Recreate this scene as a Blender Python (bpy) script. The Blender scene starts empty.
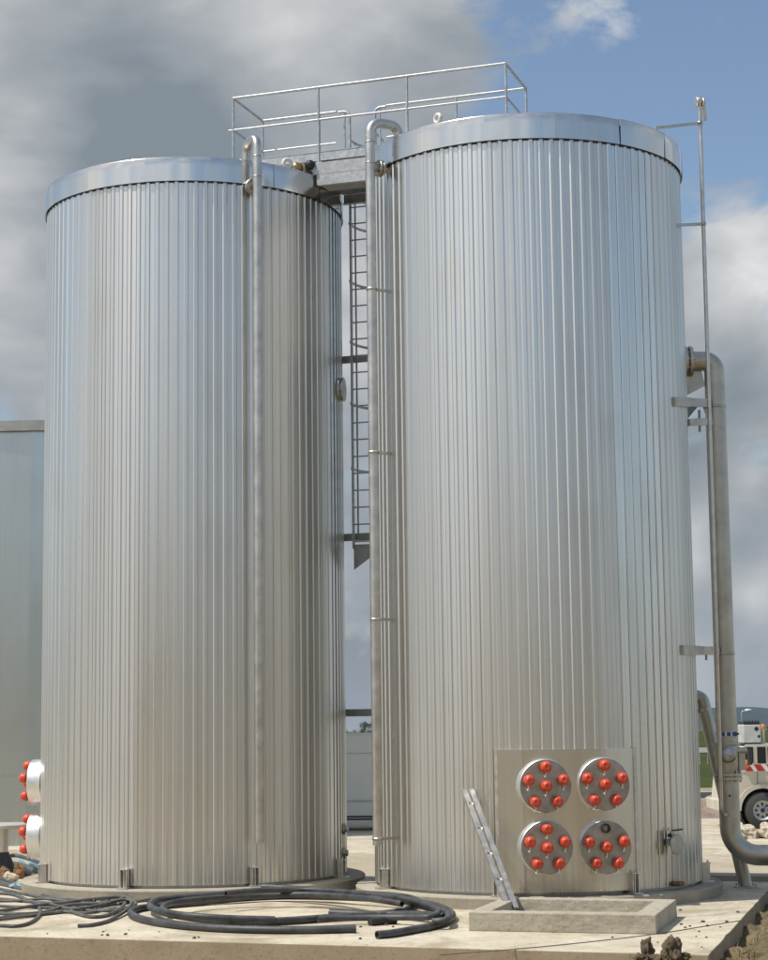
import bpy, bmesh, math, random
from math import sin, cos, pi, radians, sqrt, atan2
from mathutils import Vector, Matrix, noise as mnoise
random.seed(7)
S = bpy.context.scene
COL = S.collection
V = Vector

# ------------------------------------------------------------------ camera
F, PIT, ROLL, HC = 1877.58, 0.1287, 0.0121, 2.4268
EX = V((1, 0, 0)); EU = V((0, -sin(PIT), cos(PIT))); ED = V((0, cos(PIT), sin(PIT)))
RIGHT = EX * cos(ROLL) - EU * sin(ROLL); UP = EX * sin(ROLL) + EU * cos(ROLL)
EYE = V((0, 0, HC))
cam = bpy.data.cameras.new('camera'); cam.sensor_fit = 'HORIZONTAL'; cam.sensor_width = 36
cam.lens = 36 * F / 768; cam.clip_start = 0.1; cam.clip_end = 20000
co = bpy.data.objects.new('camera', cam); COL.objects.link(co)
m = Matrix.Identity(4)
for i in range(3):
    m[i][0] = RIGHT[i]; m[i][1] = UP[i]; m[i][2] = -ED[i]; m[i][3] = EYE[i]
co.matrix_world = m
S.camera = co

def ray(px, py):                      # direction seen at a pixel of the 768x960 photograph
    return RIGHT * ((px - 384) / F) + UP * ((480 - py) / F) + ED
def onz(px, py, z):                   # the point of the level z seen there
    d = ray(px, py); return d * ((z - HC) / d.z) + EYE
def aty(px, py, y):                   # the point at distance y seen there
    d = ray(px, py); return d * (y / d.y) + EYE

# ------------------------------------------------------------------ materials
def nmat(name):
    mt = bpy.data.materials.new(name); mt.use_nodes = True
    nt = mt.node_tree; nt.nodes.clear()
    out = nt.nodes.new('ShaderNodeOutputMaterial'); b = nt.nodes.new('ShaderNodeBsdfPrincipled')
    nt.links.new(b.outputs[0], out.inputs[0])
    return mt, nt, b
def node(nt, t, **kw):
    n = nt.nodes.new(t)
    for k, v in kw.items(): setattr(n, k, v)
    return n
def lk(nt, a, b): nt.links.new(a, b)
def ramp(nt, fac, stops):
    r = node(nt, 'ShaderNodeValToRGB'); e = r.color_ramp.elements
    while len(e) < len(stops): e.new(0.5)
    for el, (p, c) in zip(e, stops):
        el.position = p; el.color = (c[0], c[1], c[2], 1) if hasattr(c, '__len__') else (c, c, c, 1)
    lk(nt, fac, r.inputs[0]); return r.outputs[0]
def noise_tex(nt, vec, scale, detail=4, rough=0.55, dist=0):
    n = node(nt, 'ShaderNodeTexNoise'); n.inputs['Scale'].default_value = scale
    n.inputs['Detail'].default_value = detail; n.inputs['Roughness'].default_value = rough
    n.inputs['Distortion'].default_value = dist
    lk(nt, vec, n.inputs['Vector']); return n.outputs[0]
def objvec(nt, scale=(1, 1, 1)):
    t = node(nt, 'ShaderNodeTexCoord'); mp = node(nt, 'ShaderNodeMapping'); mp.inputs['Scale'].default_value = scale
    lk(nt, t.outputs['Object'], mp.inputs['Vector']); return mp.outputs[0]
def mixc(nt, fac, a, b, mode='MIX'):
    n = node(nt, 'ShaderNodeMix', data_type='RGBA', blend_type=mode)
    for k, v in ((0, fac), (6, a), (7, b)):
        if hasattr(v, 'is_output'): lk(nt, v, n.inputs[k])
        elif k == 0: n.inputs[0].default_value = v
        else: n.inputs[k].default_value = (v[0], v[1], v[2], 1)
    return n.outputs[2]
def math_(nt, op, a, b=None, c=None, clamp=False):
    n = node(nt, 'ShaderNodeMath', operation=op); n.use_clamp = clamp
    for i, v in enumerate((a, b, c)):
        if v is None: continue
        if hasattr(v, 'is_output'): lk(nt, v, n.inputs[i])
        else: n.inputs[i].default_value = v
    return n.outputs[0]
def bump(nt, b, h, strength, dist):
    n = node(nt, 'ShaderNodeBump'); n.inputs['Strength'].default_value = strength; n.inputs['Distance'].default_value = dist
    lk(nt, h, n.inputs['Height']); lk(nt, n.outputs[0], b.inputs['Normal'])

def simple(name, c, rough=0.6, metal=0.0, var=0.18, scale=3.0, bmp=0.0, bs=30, stretch=(1, 1, 1)):
    """one colour with uneven wear; var = depth of the wear"""
    mt, nt, b = nmat(name)
    v = objvec(nt, stretch)
    n = noise_tex(nt, v, scale, 6, 0.6)
    c1 = tuple(x * (1 - var) for x in c); c2 = tuple(min(1, x * (1 + var * 0.7)) for x in c)
    lk(nt, ramp(nt, n, [(0.3, c1), (0.7, c2)]), b.inputs['Base Color'])
    lk(nt, math_(nt, 'MULTIPLY_ADD', n, 0.2, rough - 0.1), b.inputs['Roughness'])
    b.inputs['Metallic'].default_value = metal
    if bmp: bump(nt, b, noise_tex(nt, v, bs, 5, 0.6), bmp, 0.01)
    return mt

def sheet_metal(name, c, rough, bscale, bstr, attr=True, wav=(1.6, 1.6, 0.35), aniso=0.0):
    """mill-finish sheet: per-sheet difference, faint vertical draw marks, slight oil-canning"""
    mt, nt, b = nmat(name)
    b.inputs['Metallic'].default_value = 1.0
    if aniso:                              # rolled grain: reflections smear along the height of the sheet
        tg = node(nt, 'ShaderNodeTangent', direction_type='RADIAL', axis='Z'); lk(nt, tg.outputs[0], b.inputs['Tangent'])
        b.inputs['Anisotropic'].default_value = aniso; b.inputs['Anisotropic Rotation'].default_value = 0.25
    v1 = objvec(nt, (14, 14, 0.25)); streak = noise_tex(nt, v1, 1.0, 5, 0.6)
    v2 = objvec(nt, wav); wave = noise_tex(nt, v2, bscale, 1, 0.4)
    v3 = objvec(nt, (1, 1, 1)); blot = noise_tex(nt, objvec(nt, (1, 1, .45)), 1.8, 3, 0.5)
    fine = noise_tex(nt, v3, 26, 3, 0.6)
    col = mixc(nt, math_(nt, 'MULTIPLY', streak, 0.55), tuple(x * 1.08 for x in c), tuple(x * 0.80 for x in c))
    col = mixc(nt, ramp(nt, blot, [(0.52, 0.0), (0.78, 0.35)]), col, (c[0] * .80, c[1] * .78, c[2] * .72))
    r = math_(nt, 'MULTIPLY_ADD', blot, 0.10, rough - 0.05)
    if attr:
        a = node(nt, 'ShaderNodeAttribute', attribute_name='sheet')
        r = math_(nt, 'MULTIPLY_ADD', a.outputs['Fac'], 0.10, math_(nt, 'SUBTRACT', r, 0.05))
        col = mixc(nt, math_(nt, 'MULTIPLY', a.outputs['Fac'], 0.22), col, (c[0] * .55, c[1] * .55, c[2] * .55))
    # splashed mud and drip marks close to the foot
    t = node(nt, 'ShaderNodeTexCoord'); sp = node(nt, 'ShaderNodeSeparateXYZ'); lk(nt, t.outputs['Object'], sp.inputs[0])
    foot = math_(nt, 'SUBTRACT', 1.0, math_(nt, 'DIVIDE', sp.outputs['Z'], 0.9), clamp=True)
    dirt = math_(nt, 'MULTIPLY', foot, ramp(nt, streak, [(0.42, 0.0), (0.62, 0.8)]), clamp=True)
    col = mixc(nt, math_(nt, 'MULTIPLY', dirt, 0.7), col, (0.30, 0.24, 0.16))
    lk(nt, col, b.inputs['Base Color']); lk(nt, math_(nt, 'ADD', r, math_(nt, 'MULTIPLY', dirt, 0.2)), b.inputs['Roughness'])
    h = math_(nt, 'ADD', wave, math_(nt, 'MULTIPLY', fine, 0.008))
    bump(nt, b, h, bstr, 0.02)
    return mt

def concrete(name, c, dark, scale=1.3, crack=False):
    mt, nt, b = nmat(name)
    v = objvec(nt); n1 = noise_tex(nt, v, scale, 8, 0.65, 0.3); n2 = noise_tex(nt, v, scale * 11, 5, 0.7); n3 = noise_tex(nt, v, 60, 3, 0.7)
    col = mixc(nt, ramp(nt, n1, [(0.35, 0.0), (0.68, 1.0)]), c, dark)
    col = mixc(nt, ramp(nt, n2, [(0.54, 0.0), (0.7, 0.7)]), col, tuple(x * 0.62 for x in dark))
    col = mixc(nt, ramp(nt, n3, [(0.55, 0.0), (0.75, 0.35)]), col, (0.10, 0.085, 0.06))
    if crack:
        vo = node(nt, 'ShaderNodeTexVoronoi', feature='DISTANCE_TO_EDGE'); vo.inputs['Scale'].default_value = 0.42
        wv = node(nt, 'ShaderNodeVectorMath', operation='ADD'); nz = node(nt, 'ShaderNodeTexNoise'); nz.inputs['Scale'].default_value = 2.5; nz.inputs['Detail'].default_value = 5
        lk(nt, v, nz.inputs['Vector']); sc_ = node(nt, 'ShaderNodeVectorMath', operation='SCALE'); sc_.inputs['Scale'].default_value = 0.45; lk(nt, nz.outputs['Color'], sc_.inputs[0])
        lk(nt, v, wv.inputs[0]); lk(nt, sc_.outputs[0], wv.inputs[1]); lk(nt, wv.outputs[0], vo.inputs['Vector'])
        cr_ = ramp(nt, vo.outputs['Distance'], [(0.0, 1.0), (0.0045, 0.0)])
        col = mixc(nt, math_(nt, 'MULTIPLY', cr_, ramp(nt, n1, [(0.5, 0.0), (0.56, 0.8)])), col, (0.12, 0.10, 0.07))
        st = noise_tex(nt, v, 0.55, 7, 0.7, 1.2)
        col = mixc(nt, ramp(nt, st, [(0.50, 0.0), (0.64, 0.65)]), col, (0.27, 0.225, 0.15))
    lk(nt, col, b.inputs['Base Color']); b.inputs['Roughness'].default_value = 0.92
    b.inputs['Specular IOR Level'].default_value = 0.25
    bump(nt, b, math_(nt, 'ADD', n2, math_(nt, 'MULTIPLY', n3, 0.5)), 0.5, 0.012)
    return mt

M = {}
M['clad'] = sheet_metal('ribbed_cladding', (0.75, 0.738, 0.70), 0.30, 1.0, 0.07, aniso=0.5)
M['rim'] = sheet_metal('bright_rim', (0.77, 0.745, 0.69), 0.20, 1.4, 0.14)
M['plate'] = sheet_metal('flat_plate', (0.73, 0.71, 0.65), 0.28, 1.2, 0.08, aniso=0.45)
M['far_clad'] = sheet_metal('dull_flat_sheets', (0.55, 0.60, 0.60), 0.30, 0.5, 0.12)
M['steel'] = simple('stainless_pipe', (0.62, 0.59, 0.54), 0.36, 1.0, 0.2, 5, 0.05, 40)
M['steel_dark'] = simple('weathered_pipe', (0.52, 0.49, 0.42), 0.44, 1.0, 0.22, 3, 0.05, 40)
M['galv'] = simple('galvanised_steel', (0.47, 0.485, 0.49), 0.5, 0.75, 0.25, 12)
M['galv_dark'] = simple('dull_galvanised_beam', (0.36, 0.38, 0.38), 0.55, 0.8, 0.25, 6)
M['bracket'] = simple('bracket_steel', (0.52, 0.50, 0.46), 0.45, 1.0, 0.25, 8)
M['disc'] = simple('flange_face_steel', (0.42, 0.40, 0.37), 0.40, 1.0, 0.25, 7, 0.04, 50)
M['disc_edge'] = simple('flange_edge_steel', (0.82, 0.82, 0.80), 0.45, 1.0, 0.12, 7)
M['cap'] = simple('red_plastic', (0.66, 0.075, 0.028), 0.45, 0.0, 0.28, 14)
M['cap_tie'] = simple('white_plastic_tie', (0.75, 0.73, 0.68), 0.5)
M['black'] = simple('black_rubber', (0.022, 0.022, 0.024), 0.55, 0.0, 0.3, 8)
M['hose'] = simple('dusty_black_hose', (0.05, 0.052, 0.054), 0.5, 0.0, 0.75, 4, 0.3, 25)
M['cable'] = simple('dusty_black_cable', (0.095, 0.095, 0.090), 0.6, 0.0, 0.5, 6)
M['slab'] = concrete('pale_concrete', (0.62, 0.56, 0.445), (0.45, 0.39, 0.28), crack=True)
M['plinth'] = concrete('grey_concrete', (0.40, 0.37, 0.30), (0.33, 0.295, 0.225), 2.2)
M['trough'] = concrete('weathered_concrete', (0.45, 0.415, 0.335), (0.34, 0.30, 0.23), 2.6)
M['alu'] = simple('aluminium', (0.70, 0.67, 0.61), 0.45, 1.0, 0.2, 10)
M['brass'] = simple('tarnished_brass', (0.42, 0.30, 0.17), 0.4, 1.0, 0.3, 20)
M['white'] = simple('white_paint', (0.72, 0.72, 0.68), 0.4, 0.0, 0.08, 2)
M['cream'] = simple('off_white_paint', (0.56, 0.52, 0.42), 0.45, 0.0, 0.18, 1.5)
M['glass'] = simple('dark_glass', (0.02, 0.025, 0.03), 0.08)
M['tyre'] = simple('tyre_rubber', (0.055, 0.055, 0.055), 0.85, 0.0, 0.3, 5)
M['red'] = simple('red_paint', (0.55, 0.04, 0.03), 0.4)
M['orange'] = simple('orange_lens', (0.75, 0.22, 0.05), 0.25)
M['blue'] = simple('blue_label', (0.03, 0.07, 0.22), 0.45)
M['tarp'] = simple('pale_blue_tarpaulin', (0.20, 0.36, 0.42), 0.5, 0.0, 0.25, 5)
M['rust'] = simple('rusty_brown', (0.22, 0.12, 0.05), 0.8, 0.0, 0.4, 9)
M['bark'] = simple('bark', (0.10, 0.07, 0.05), 0.9, 0.0, 0.3, 8)
M['cord'] = simple('grey_cord', (0.17, 0.15, 0.12), 0.8)
M['vandark'] = simple('dark_underbody', (0.03, 0.03, 0.03), 0.7)

def leaf_mat(name, a, b_):
    mt, nt, b = nmat(name)
    oi = node(nt, 'ShaderNodeAttribute', attribute_name='sheet')
    lk(nt, mixc(nt, oi.outputs['Fac'], a, b_), b.inputs['Base Color']); b.inputs['Roughness'].default_value = 0.7
    return mt
M['leaf'] = leaf_mat('tree_leaves', (0.028, 0.050, 0.018), (0.07, 0.10, 0.035))
M['dry'] = leaf_mat('dry_grass', (0.13, 0.12, 0.04), (0.34, 0.28, 0.13))

def soil_mat(name, c, dark, scale):
    mt, nt, b = nmat(name); v = objvec(nt)
    n = noise_tex(nt, v, scale, 8, 0.7); n2 = noise_tex(nt, v, scale * 9, 4, 0.7)
    col = mixc(nt, ramp(nt, n, [(0.35, 0.0), (0.65, 1.0)]), c, dark)
    col = mixc(nt, ramp(nt, n2, [(0.5, 0.0), (0.7, 0.6)]), col, tuple(x * 0.6 for x in dark))
    lk(nt, col, b.inputs['Base Color']); b.inputs['Roughness'].default_value = 1.0; b.inputs['Specular IOR Level'].default_value = 0.1
    bump(nt, b, math_(nt, 'ADD', n, n2), 0.8, 0.04)
    return mt
M['soil'] = soil_mat('dry_soil', (0.27, 0.215, 0.13), (0.11, 0.085, 0.045), 3.2)
M['clod'] = soil_mat('clod_soil', (0.24, 0.20, 0.135), (0.13, 0.105, 0.065), 9)
M['gravel'] = soil_mat('pinkish_gravel', (0.34, 0.27, 0.23), (0.22, 0.17, 0.14), 2)
M['bank'] = soil_mat('grassy_bank', (0.062, 0.076, 0.020), (0.040, 0.052, 0.017), 0.35)
M['hill'] = soil_mat('wooded_hill', (0.022, 0.045, 0.045), (0.012, 0.027, 0.030), 0.012)
M['asphalt'] = soil_mat('asphalt', (0.055, 0.055, 0.058), (0.045, 0.045, 0.045), 1)

# ground: pale compacted dust round the works, grass farther off
mt, nt, b = nmat('dusty_ground'); v = objvec(nt)
n1 = noise_tex(nt, v, 0.18, 8, 0.62, 0.5); n2 = noise_tex(nt, v, 2.3, 8, 0.7); n3 = noise_tex(nt, v, 14, 4, 0.7)
col = mixc(nt, ramp(nt, n1, [(0.35, 0.0), (0.65, 1.0)]), (0.47, 0.42, 0.33), (0.38, 0.325, 0.23))
col = mixc(nt, ramp(nt, n2, [(0.5, 0.0), (0.75, 0.7)]), col, (0.27, 0.22, 0.14))
t = node(nt, 'ShaderNodeTexCoord'); sp = node(nt, 'ShaderNodeSeparateXYZ'); lk(nt, t.outputs['Object'], sp.inputs[0])
rr = math_(nt, 'SQRT', math_(nt, 'ADD', math_(nt, 'POWER', sp.outputs['X'], 2.0), math_(nt, 'POWER', sp.outputs['Y'], 2.0)))
rr = math_(nt, 'ADD', rr, math_(nt, 'MULTIPLY', n1, 30))
near = math_(nt, 'DIVIDE', math_(nt, 'SUBTRACT', math_(nt, 'MULTIPLY_ADD', n1, 6.0, 24.0), sp.outputs['Y']), 3.0, clamp=True)
col = mixc(nt, near, col, mixc(nt, ramp(nt, n2, [(0.4, 0.0), (0.65, 1.0)]), (0.27, 0.215, 0.13), (0.19, 0.145, 0.08)))
far = math_(nt, 'DIVIDE', math_(nt, 'SUBTRACT', rr, 95.0), 12.0, clamp=True)
col = mixc(nt, far, col, (0.07, 0.085, 0.028))
lk(nt, col, b.inputs['Base Color']); b.inputs['Roughness'].default_value = 1.0; b.inputs['Specular IOR Level'].default_value = 0.1
bump(nt, b, math_(nt, 'ADD', n2, math_(nt, 'MULTIPLY', n3, 0.4)), 0.6, 0.04)
M['ground'] = mt

# ------------------------------------------------------------------ mesh builder
class MB:
    def __init__(s): s.v = []; s.f = []; s.sm = []; s.a = []
    def add(s, vs, fs, smooth=False, a=0.5):
        o = len(s.v); s.v += [V(p) for p in vs]
        for f in fs: s.f.append([i + o for i in f]); s.sm.append(smooth); s.a.append(a)
        return s
    def box(s, c, size, x=V((1, 0, 0)), y=None, z=V((0, 0, 1))):
        x = V(x).normalized(); z = V(z).normalized(); y = z.cross(x).normalized() if y is None else V(y).normalized()
        c = V(c); h = [k / 2 for k in size]
        vs = [c + x * (sx * h[0]) + y * (sy * h[1]) + z * (sz * h[2]) for sz in (-1, 1) for sy in (-1, 1) for sx in (-1, 1)]
        return s.add(vs, [(0, 2, 3, 1), (4, 5, 7, 6), (0, 1, 5, 4), (2, 6, 7, 3), (0, 4, 6, 2), (1, 3, 7, 5)])
    def prism(s, poly, z0, z1):
        n = len(poly); vs = [(p[0], p[1], z0) for p in poly] + [(p[0], p[1], z1) for p in poly]
        fs = [list(range(n))[::-1], list(range(n, 2 * n))] + [(i, (i + 1) % n, n + (i + 1) % n, n + i) for i in range(n)]
        return s.add(vs, fs)
    def bar(s, a, b, w, h, up=V((0, 0, 1))):
        a = V(a); b = V(b); d = (b - a); L = d.length; d.normalize(); side = V(up).cross(d)
        if side.length < 1e-4: side = V((1, 0, 0)).cross(d)
        side.normalize(); return s.box((a + b) / 2, (L, w, h), d, side, d.cross(side))
    def tube(s, pts, r, n=12, caps=True, smooth=True, hollow=0):
        pts = [V(p) for p in pts]; N = len(pts); rs = r if hasattr(r, '__len__') else [r] * N
        T = []
        for i in range(N):
            T.append((pts[min(i + 1, N - 1)] - pts[max(i - 1, 0)]).normalized())
        ref = V((0, 0, 1)) if abs(T[0].z) < 0.9 else V((1, 0, 0))
        u = (ref - T[0] * ref.dot(T[0])).normalized(); rings = []
        for i in range(N):
            u = (u - T[i] * u.dot(T[i])).normalized(); w = T[i].cross(u)
            rings.append([pts[i] + (u * cos(2 * pi * k / n) + w * sin(2 * pi * k / n)) * rs[i] for k in range(n)])
        vs = [p for rg in rings for p in rg]; fs = []
        for i in range(N - 1):
            for k in range(n):
                fs.append((i * n + k, i * n + (k + 1) % n, (i + 1) * n + (k + 1) % n, (i + 1) * n + k))
        s.add(vs, fs, smooth)
        if caps:
            s.add(rings[0], [list(range(n))[::-1]]); s.add(rings[-1], [list(range(n))])
        return s
    def lathe(s, prof, c=V((0, 0, 0)), axis=V((0, 0, 1)), n=24, smooth=True, a0=0.0):
        """profile of (radius, height) turned about an axis"""
        c = V(c); ax = V(axis).normalized(); ref = V((0, 0, 1)) if abs(ax.z) < 0.9 else V((1, 0, 0))
        u = (ref - ax * ref.dot(ax)).normalized(); w = ax.cross(u); vs = []; fs = []
        for (r, h) in prof:
            for k in range(n):
                t = 2 * pi * k / n + a0
                vs.append(c + ax * h + (u * cos(t) + w * sin(t)) * r)
        for i in range(len(prof) - 1):
            for k in range(n):
                fs.append((i * n + k, i * n + (k + 1) % n, (i + 1) * n + (k + 1) % n, (i + 1) * n + k))
        s.add(vs, fs, smooth); return s
    def cyl(s, a, b, r, n=16): return s.tube([a, b], r, n)
    def disc(s, c, axis, r, t, n=32, bev=0.006):
        """round plate from c along the axis, edges eased"""
        p = [(0.0001, 0), (r - bev, 0), (r, bev), (r, t - bev), (r - bev, t), (0.0001, t)]
        for i in range(len(p) - 1): s.lathe([p[i], p[i + 1]], c, axis, n, smooth=(i == 2))
        return s
    def build(s, name, mat, parent=None, loc=None, local=False):
        me = bpy.data.meshes.new(name)
        off = V((0, 0, 0)); q = parent
        while q is not None: off += V(q.location); q = q.parent
        if loc is not None: off += V(loc)
        if local: off = V((0, 0, 0))
        me.from_pydata([tuple(p - off) for p in s.v], [], s.f)
        me.polygons.foreach_set('use_smooth', s.sm)
        at = me.attributes.new('sheet', 'FLOAT', 'FACE'); at.data.foreach_set('value', s.a)
        me.materials.append(mat if not isinstance(mat, str) else M[mat])
        bm = bmesh.new(); bm.from_mesh(me); bmesh.ops.recalc_face_normals(bm, faces=bm.faces); bm.to_mesh(me); bm.free()
        me.update()
        o = bpy.data.objects.new(name, me); COL.objects.link(o)
        if parent is not None: o.parent = parent
        if loc is not None: o.location = loc
        return o

def tag(o, label=None, cat=None, group=None, kind=None):
    if label: o['label'] = label
    if cat: o['category'] = cat
    if group: o['group'] = group
    if kind: o['kind'] = kind
    return o
def thing(name, label, cat, loc, group=None):
    o = bpy.data.objects.new(name, None); o.empty_display_size = 0.2; COL.objects.link(o); o.location = loc
    return tag(o, label, cat, group)
def bevel(o, w, seg=2):
    md = o.modifiers.new('bevel', 'BEVEL'); md.width = w; md.segments = seg; md.limit_method = 'ANGLE'; return o
def copy_tree(o, parent=None, loc=None):
    c = o.copy(); COL.objects.link(c); c.parent = parent
    if loc is not None: c.location = loc
    for ch in o.children: copy_tree(ch, c)
    return c
def fillet(pts, r, n=8):
    """polyline with its corners rounded to radius r"""
    pts = [V(p) for p in pts]; out = [pts[0]]
    for i in range(1, len(pts) - 1):
        a, b, c = pts[i - 1], pts[i], pts[i + 1]; d1 = (a - b).normalized(); d2 = (c - b).normalized()
        ang = d1.angle(d2)
        if ang > 3.1: out.append(b); continue
        t = min(r / math.tan(ang / 2), (a - b).length * 0.5, (c - b).length * 0.5); rr_ = t * math.tan(ang / 2)
        bis = (d1 + d2).normalized(); cen = b + bis * (rr_ / sin(ang / 2)); p0 = b + d1 * t; p1 = b + d2 * t
        a0 = (p0 - cen); a1 = (p1 - cen); tot = a0.angle(a1); ax = a0.cross(a1).normalized()
        for k in range(n + 1): out.append(cen + Matrix.Rotation(tot * k / n, 3, ax) @ a0)
    out.append(pts[-1]); return out
def spline(pts, n=10):
    """Catmull-Rom curve through the points"""
    pts = [V(p) for p in pts]; P = [pts[0] * 2 - pts[1]] + pts + [pts[-1] * 2 - pts[-2]]; out = []
    for i in range(1, len(P) - 2):
        for k in range(n):
            t = k / n; a, b, c, d = P[i - 1], P[i], P[i + 1], P[i + 2]
            out.append(0.5 * ((2 * b) + (c - a) * t + (2 * a - 5 * b + 4 * c - d) * t * t + (3 * b - a - 3 * c + d) * t ** 3))
    out.append(pts[-1]); return out
def pol(c, r, deg, z): return V((c[0] + r * cos(radians(deg)), c[1] + r * sin(radians(deg)), z))

# ------------------------------------------------------------------ setting
GZ, SZ = -0.5, -0.17
U = V((0.946, -0.324, 0)); W = V((0.324, 0.946, 0))       # along and across the row of tanks
TL = V((-3.165, 31.168, 0)); TR = V((2.278, 29.218, 0)); R = 2.5; H = 10.92; HT = 11.31

mb = MB(); n = 40
gs = [-3000, -2000, -1000, -400, -150, -60, -25, -10, 0, 10, 20, 30, 40, 60, 90, 150, 400, 1000, 2000, 3000]
k = len(gs)
mb.add([(x, y, GZ - 0.0042 * max(0, sqrt(x * x + y * y) - 110)) for y in gs for x in gs], [(j * k + i, j * k + i + 1, (j + 1) * k + i + 1, (j + 1) * k + i) for j in range(k - 1) for i in range(k - 1)])
tag(mb.build('ground', 'ground'), kind='structure')

# concrete slab: rough front edge cast against boards
A = V((3.54, 21.35, 0)); e = V((-8.44, 2.78, 0)).normalized(); g = V((0.274, 0.962, 0)).normalized()
front = []
for i in range(61):
    t = 20 * i / 60
    front.append(A + e * t + g * (0.018 * mnoise.noise(V((t * 1.7, 0, 3)))))
right = [A + g * (9.6 * i / 24) + e * (0.02 * mnoise.noise(V((i * 0.9, 5, 0)))) for i in range(24, 0, -1)]
back = [front[-1] + g * 9.6]
poly = [(p.x, p.y) for p in front] + [(p.x, p.y) for p in back] + [(p.x, p.y) for p in right]
mb = MB(); mb.prism(poly, -0.75, SZ)
slab = tag(mb.build('concrete_slab', 'slab'), kind='structure')
slab.data.materials.append(concrete('shaded_tan_concrete', (0.40, 0.325, 0.225), (0.33, 0.26, 0.17)))   # board-cast tan sides, darkened in colour to stand for weaker light
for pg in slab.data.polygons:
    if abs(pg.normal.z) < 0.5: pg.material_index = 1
bevel(slab, 0.012)
# a lower course of the slab foot, a strip along the front with shade put into its colour
# (the strip is the slab's own face; nothing else stands there)

# low kerb wall behind the slab on the right and the left
kb = MB(); p0 = V((3.9, 33.3, 0)); kb.box(p0 + U * 9 + V((0, 0, -0.36)), (18, 0.55, 0.32), U)
kerb = tag(kb.build('kerb_wall', 'plinth'), 'low grey concrete kerb wall running behind the right tank', 'wall'); bevel(kerb, 0.015)

# pavement, gravel, road, grassy bank, hills
mb = MB(); mb.box((10, 48, GZ - 0.02 + 0.004), (60, 16, 0.04), U); tag(mb.build('pavement', 'slab'), kind='structure')
def rough_mound(name, x0, x1, y0, y1, h, mat, nx=60, ny=14, sc=0.6, amp=0.5, **kw):
    mb = MB(); vs = []
    for j in range(ny + 1):
        for i in range(nx + 1):
            u, v_ = i / nx, j / ny; x = x0 + (x1 - x0) * u; y = y0 + (y1 - y0) * v_
            env = sin(pi * v_) ** 0.6 if 0 < v_ < 1 else 0
            if kw.get('ends'): env *= min(1, 6 * u, 6 * (1 - u))
            z = GZ - 0.02 + env * h * (1 + amp * mnoise.fractal(V((x * sc, y * sc, 7)), 1.0, 2.0, 5))
            vs.append((x, y, z))
    mb.add(vs, [(j * (nx + 1) + i, j * (nx + 1) + i + 1, (j + 1) * (nx + 1) + i + 1, (j + 1) * (nx + 1) + i) for j in range(ny) for i in range(nx)], True)
    return mb.build(name, mat)
tag(rough_mound('gravel_heap', 7, 24, 56.5, 61, 0.55, 'gravel', 120, 24, 1.2, 0.6, ends=True), kind='structure')
mb = MB(); mb.box((20, 72, GZ - 0.01 + 0.006), (90, 9, 0.03)); tag(mb.build('road', 'asphalt'), kind='structure')
# bank: rises from the road to a level terrace
mb = MB(); vs = []; nx, ny = 70, 16
for j in range(ny + 1):
    for i in range(nx + 1):
        x = 2 + 60 * i / nx; t = j / ny; y = 80 + 45 * t
        z = GZ - 0.02 + 2.15 * (t * t * (3 - 2 * t)) ** 0.8 * min(1, (x - 2) / 6) + (0.12 * mnoise.noise(V((x * 0.4, y * 0.3, 1))) if 0 < j else 0)
        vs.append((x, y, z))
mb.add(vs, [(j * (nx + 1) + i, j * (nx + 1) + i + 1, (j + 1) * (nx + 1) + i + 1, (j + 1) * (nx + 1) + i) for j in range(ny) for i in range(nx)], True)
tag(mb.build('grass_bank', 'bank'), kind='structure')
# unseen earth bank added behind the viewer to tint the tanks' reflections
mb = MB(); vs = []; nx, ny = 80, 20
for j in range(ny + 1):
    for i in range(nx + 1):
        x = -70 + 140 * i / nx; t = j / ny; y = -40 + 24 * t
        hgt = 10.0 * sin(pi * t) ** 0.8 * (1 + 0.35 * mnoise.fractal(V((x * .06, y * .06, 2)), 1, 2, 5)) * min(1, 5 * i / nx, 5 * (1 - i / nx)) if 0 < j < ny else 0
        vs.append((x, y, GZ - 0.02 + hgt))
mb.add(vs, [(j * (nx + 1) + i, j * (nx + 1) + i + 1, (j + 1) * (nx + 1) + i + 1, (j + 1) * (nx + 1) + i) for j in range(ny) for i in range(nx)], True)
tag(mb.build('reflector_bank', soil_mat('reflector_soil', (0.35, 0.275, 0.15), (0.25, 0.19, 0.095), 0.5)), kind='structure')
# wooded hills on the skyline
mb = MB(); vs = []; nx, ny = 220, 14
for j in range(ny + 1):
    for i in range(nx + 1):
        x = -1500 + 3000 * i / nx; t = j / ny; y = 2100 + 700 * t
        ridge = 7 + 5 * mnoise.noise(V((x * 0.003, 2.0, 0))) + 21 / (1 + ((x - 430) / 150) ** 2) - 12 / (1 + ((x + 30) / 120) ** 2)
        z = GZ - 10.5 + max(0, ridge) * sin(pi * min(1, t * 1.02)) + 2.2 * mnoise.fractal(V((x * 0.05, y * 0.05, 0)), 1.0, 2.0, 3) * sin(pi * t)
        vs.append((x, y, z))
mb.add(vs, [(j * (nx + 1) + i, j * (nx + 1) + i + 1, (j + 1) * (nx + 1) + i + 1, (j + 1) * (nx + 1) + i) for j in range(ny) for i in range(nx)], True)
tag(mb.build('hills', 'hill'), kind='structure')

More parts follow.
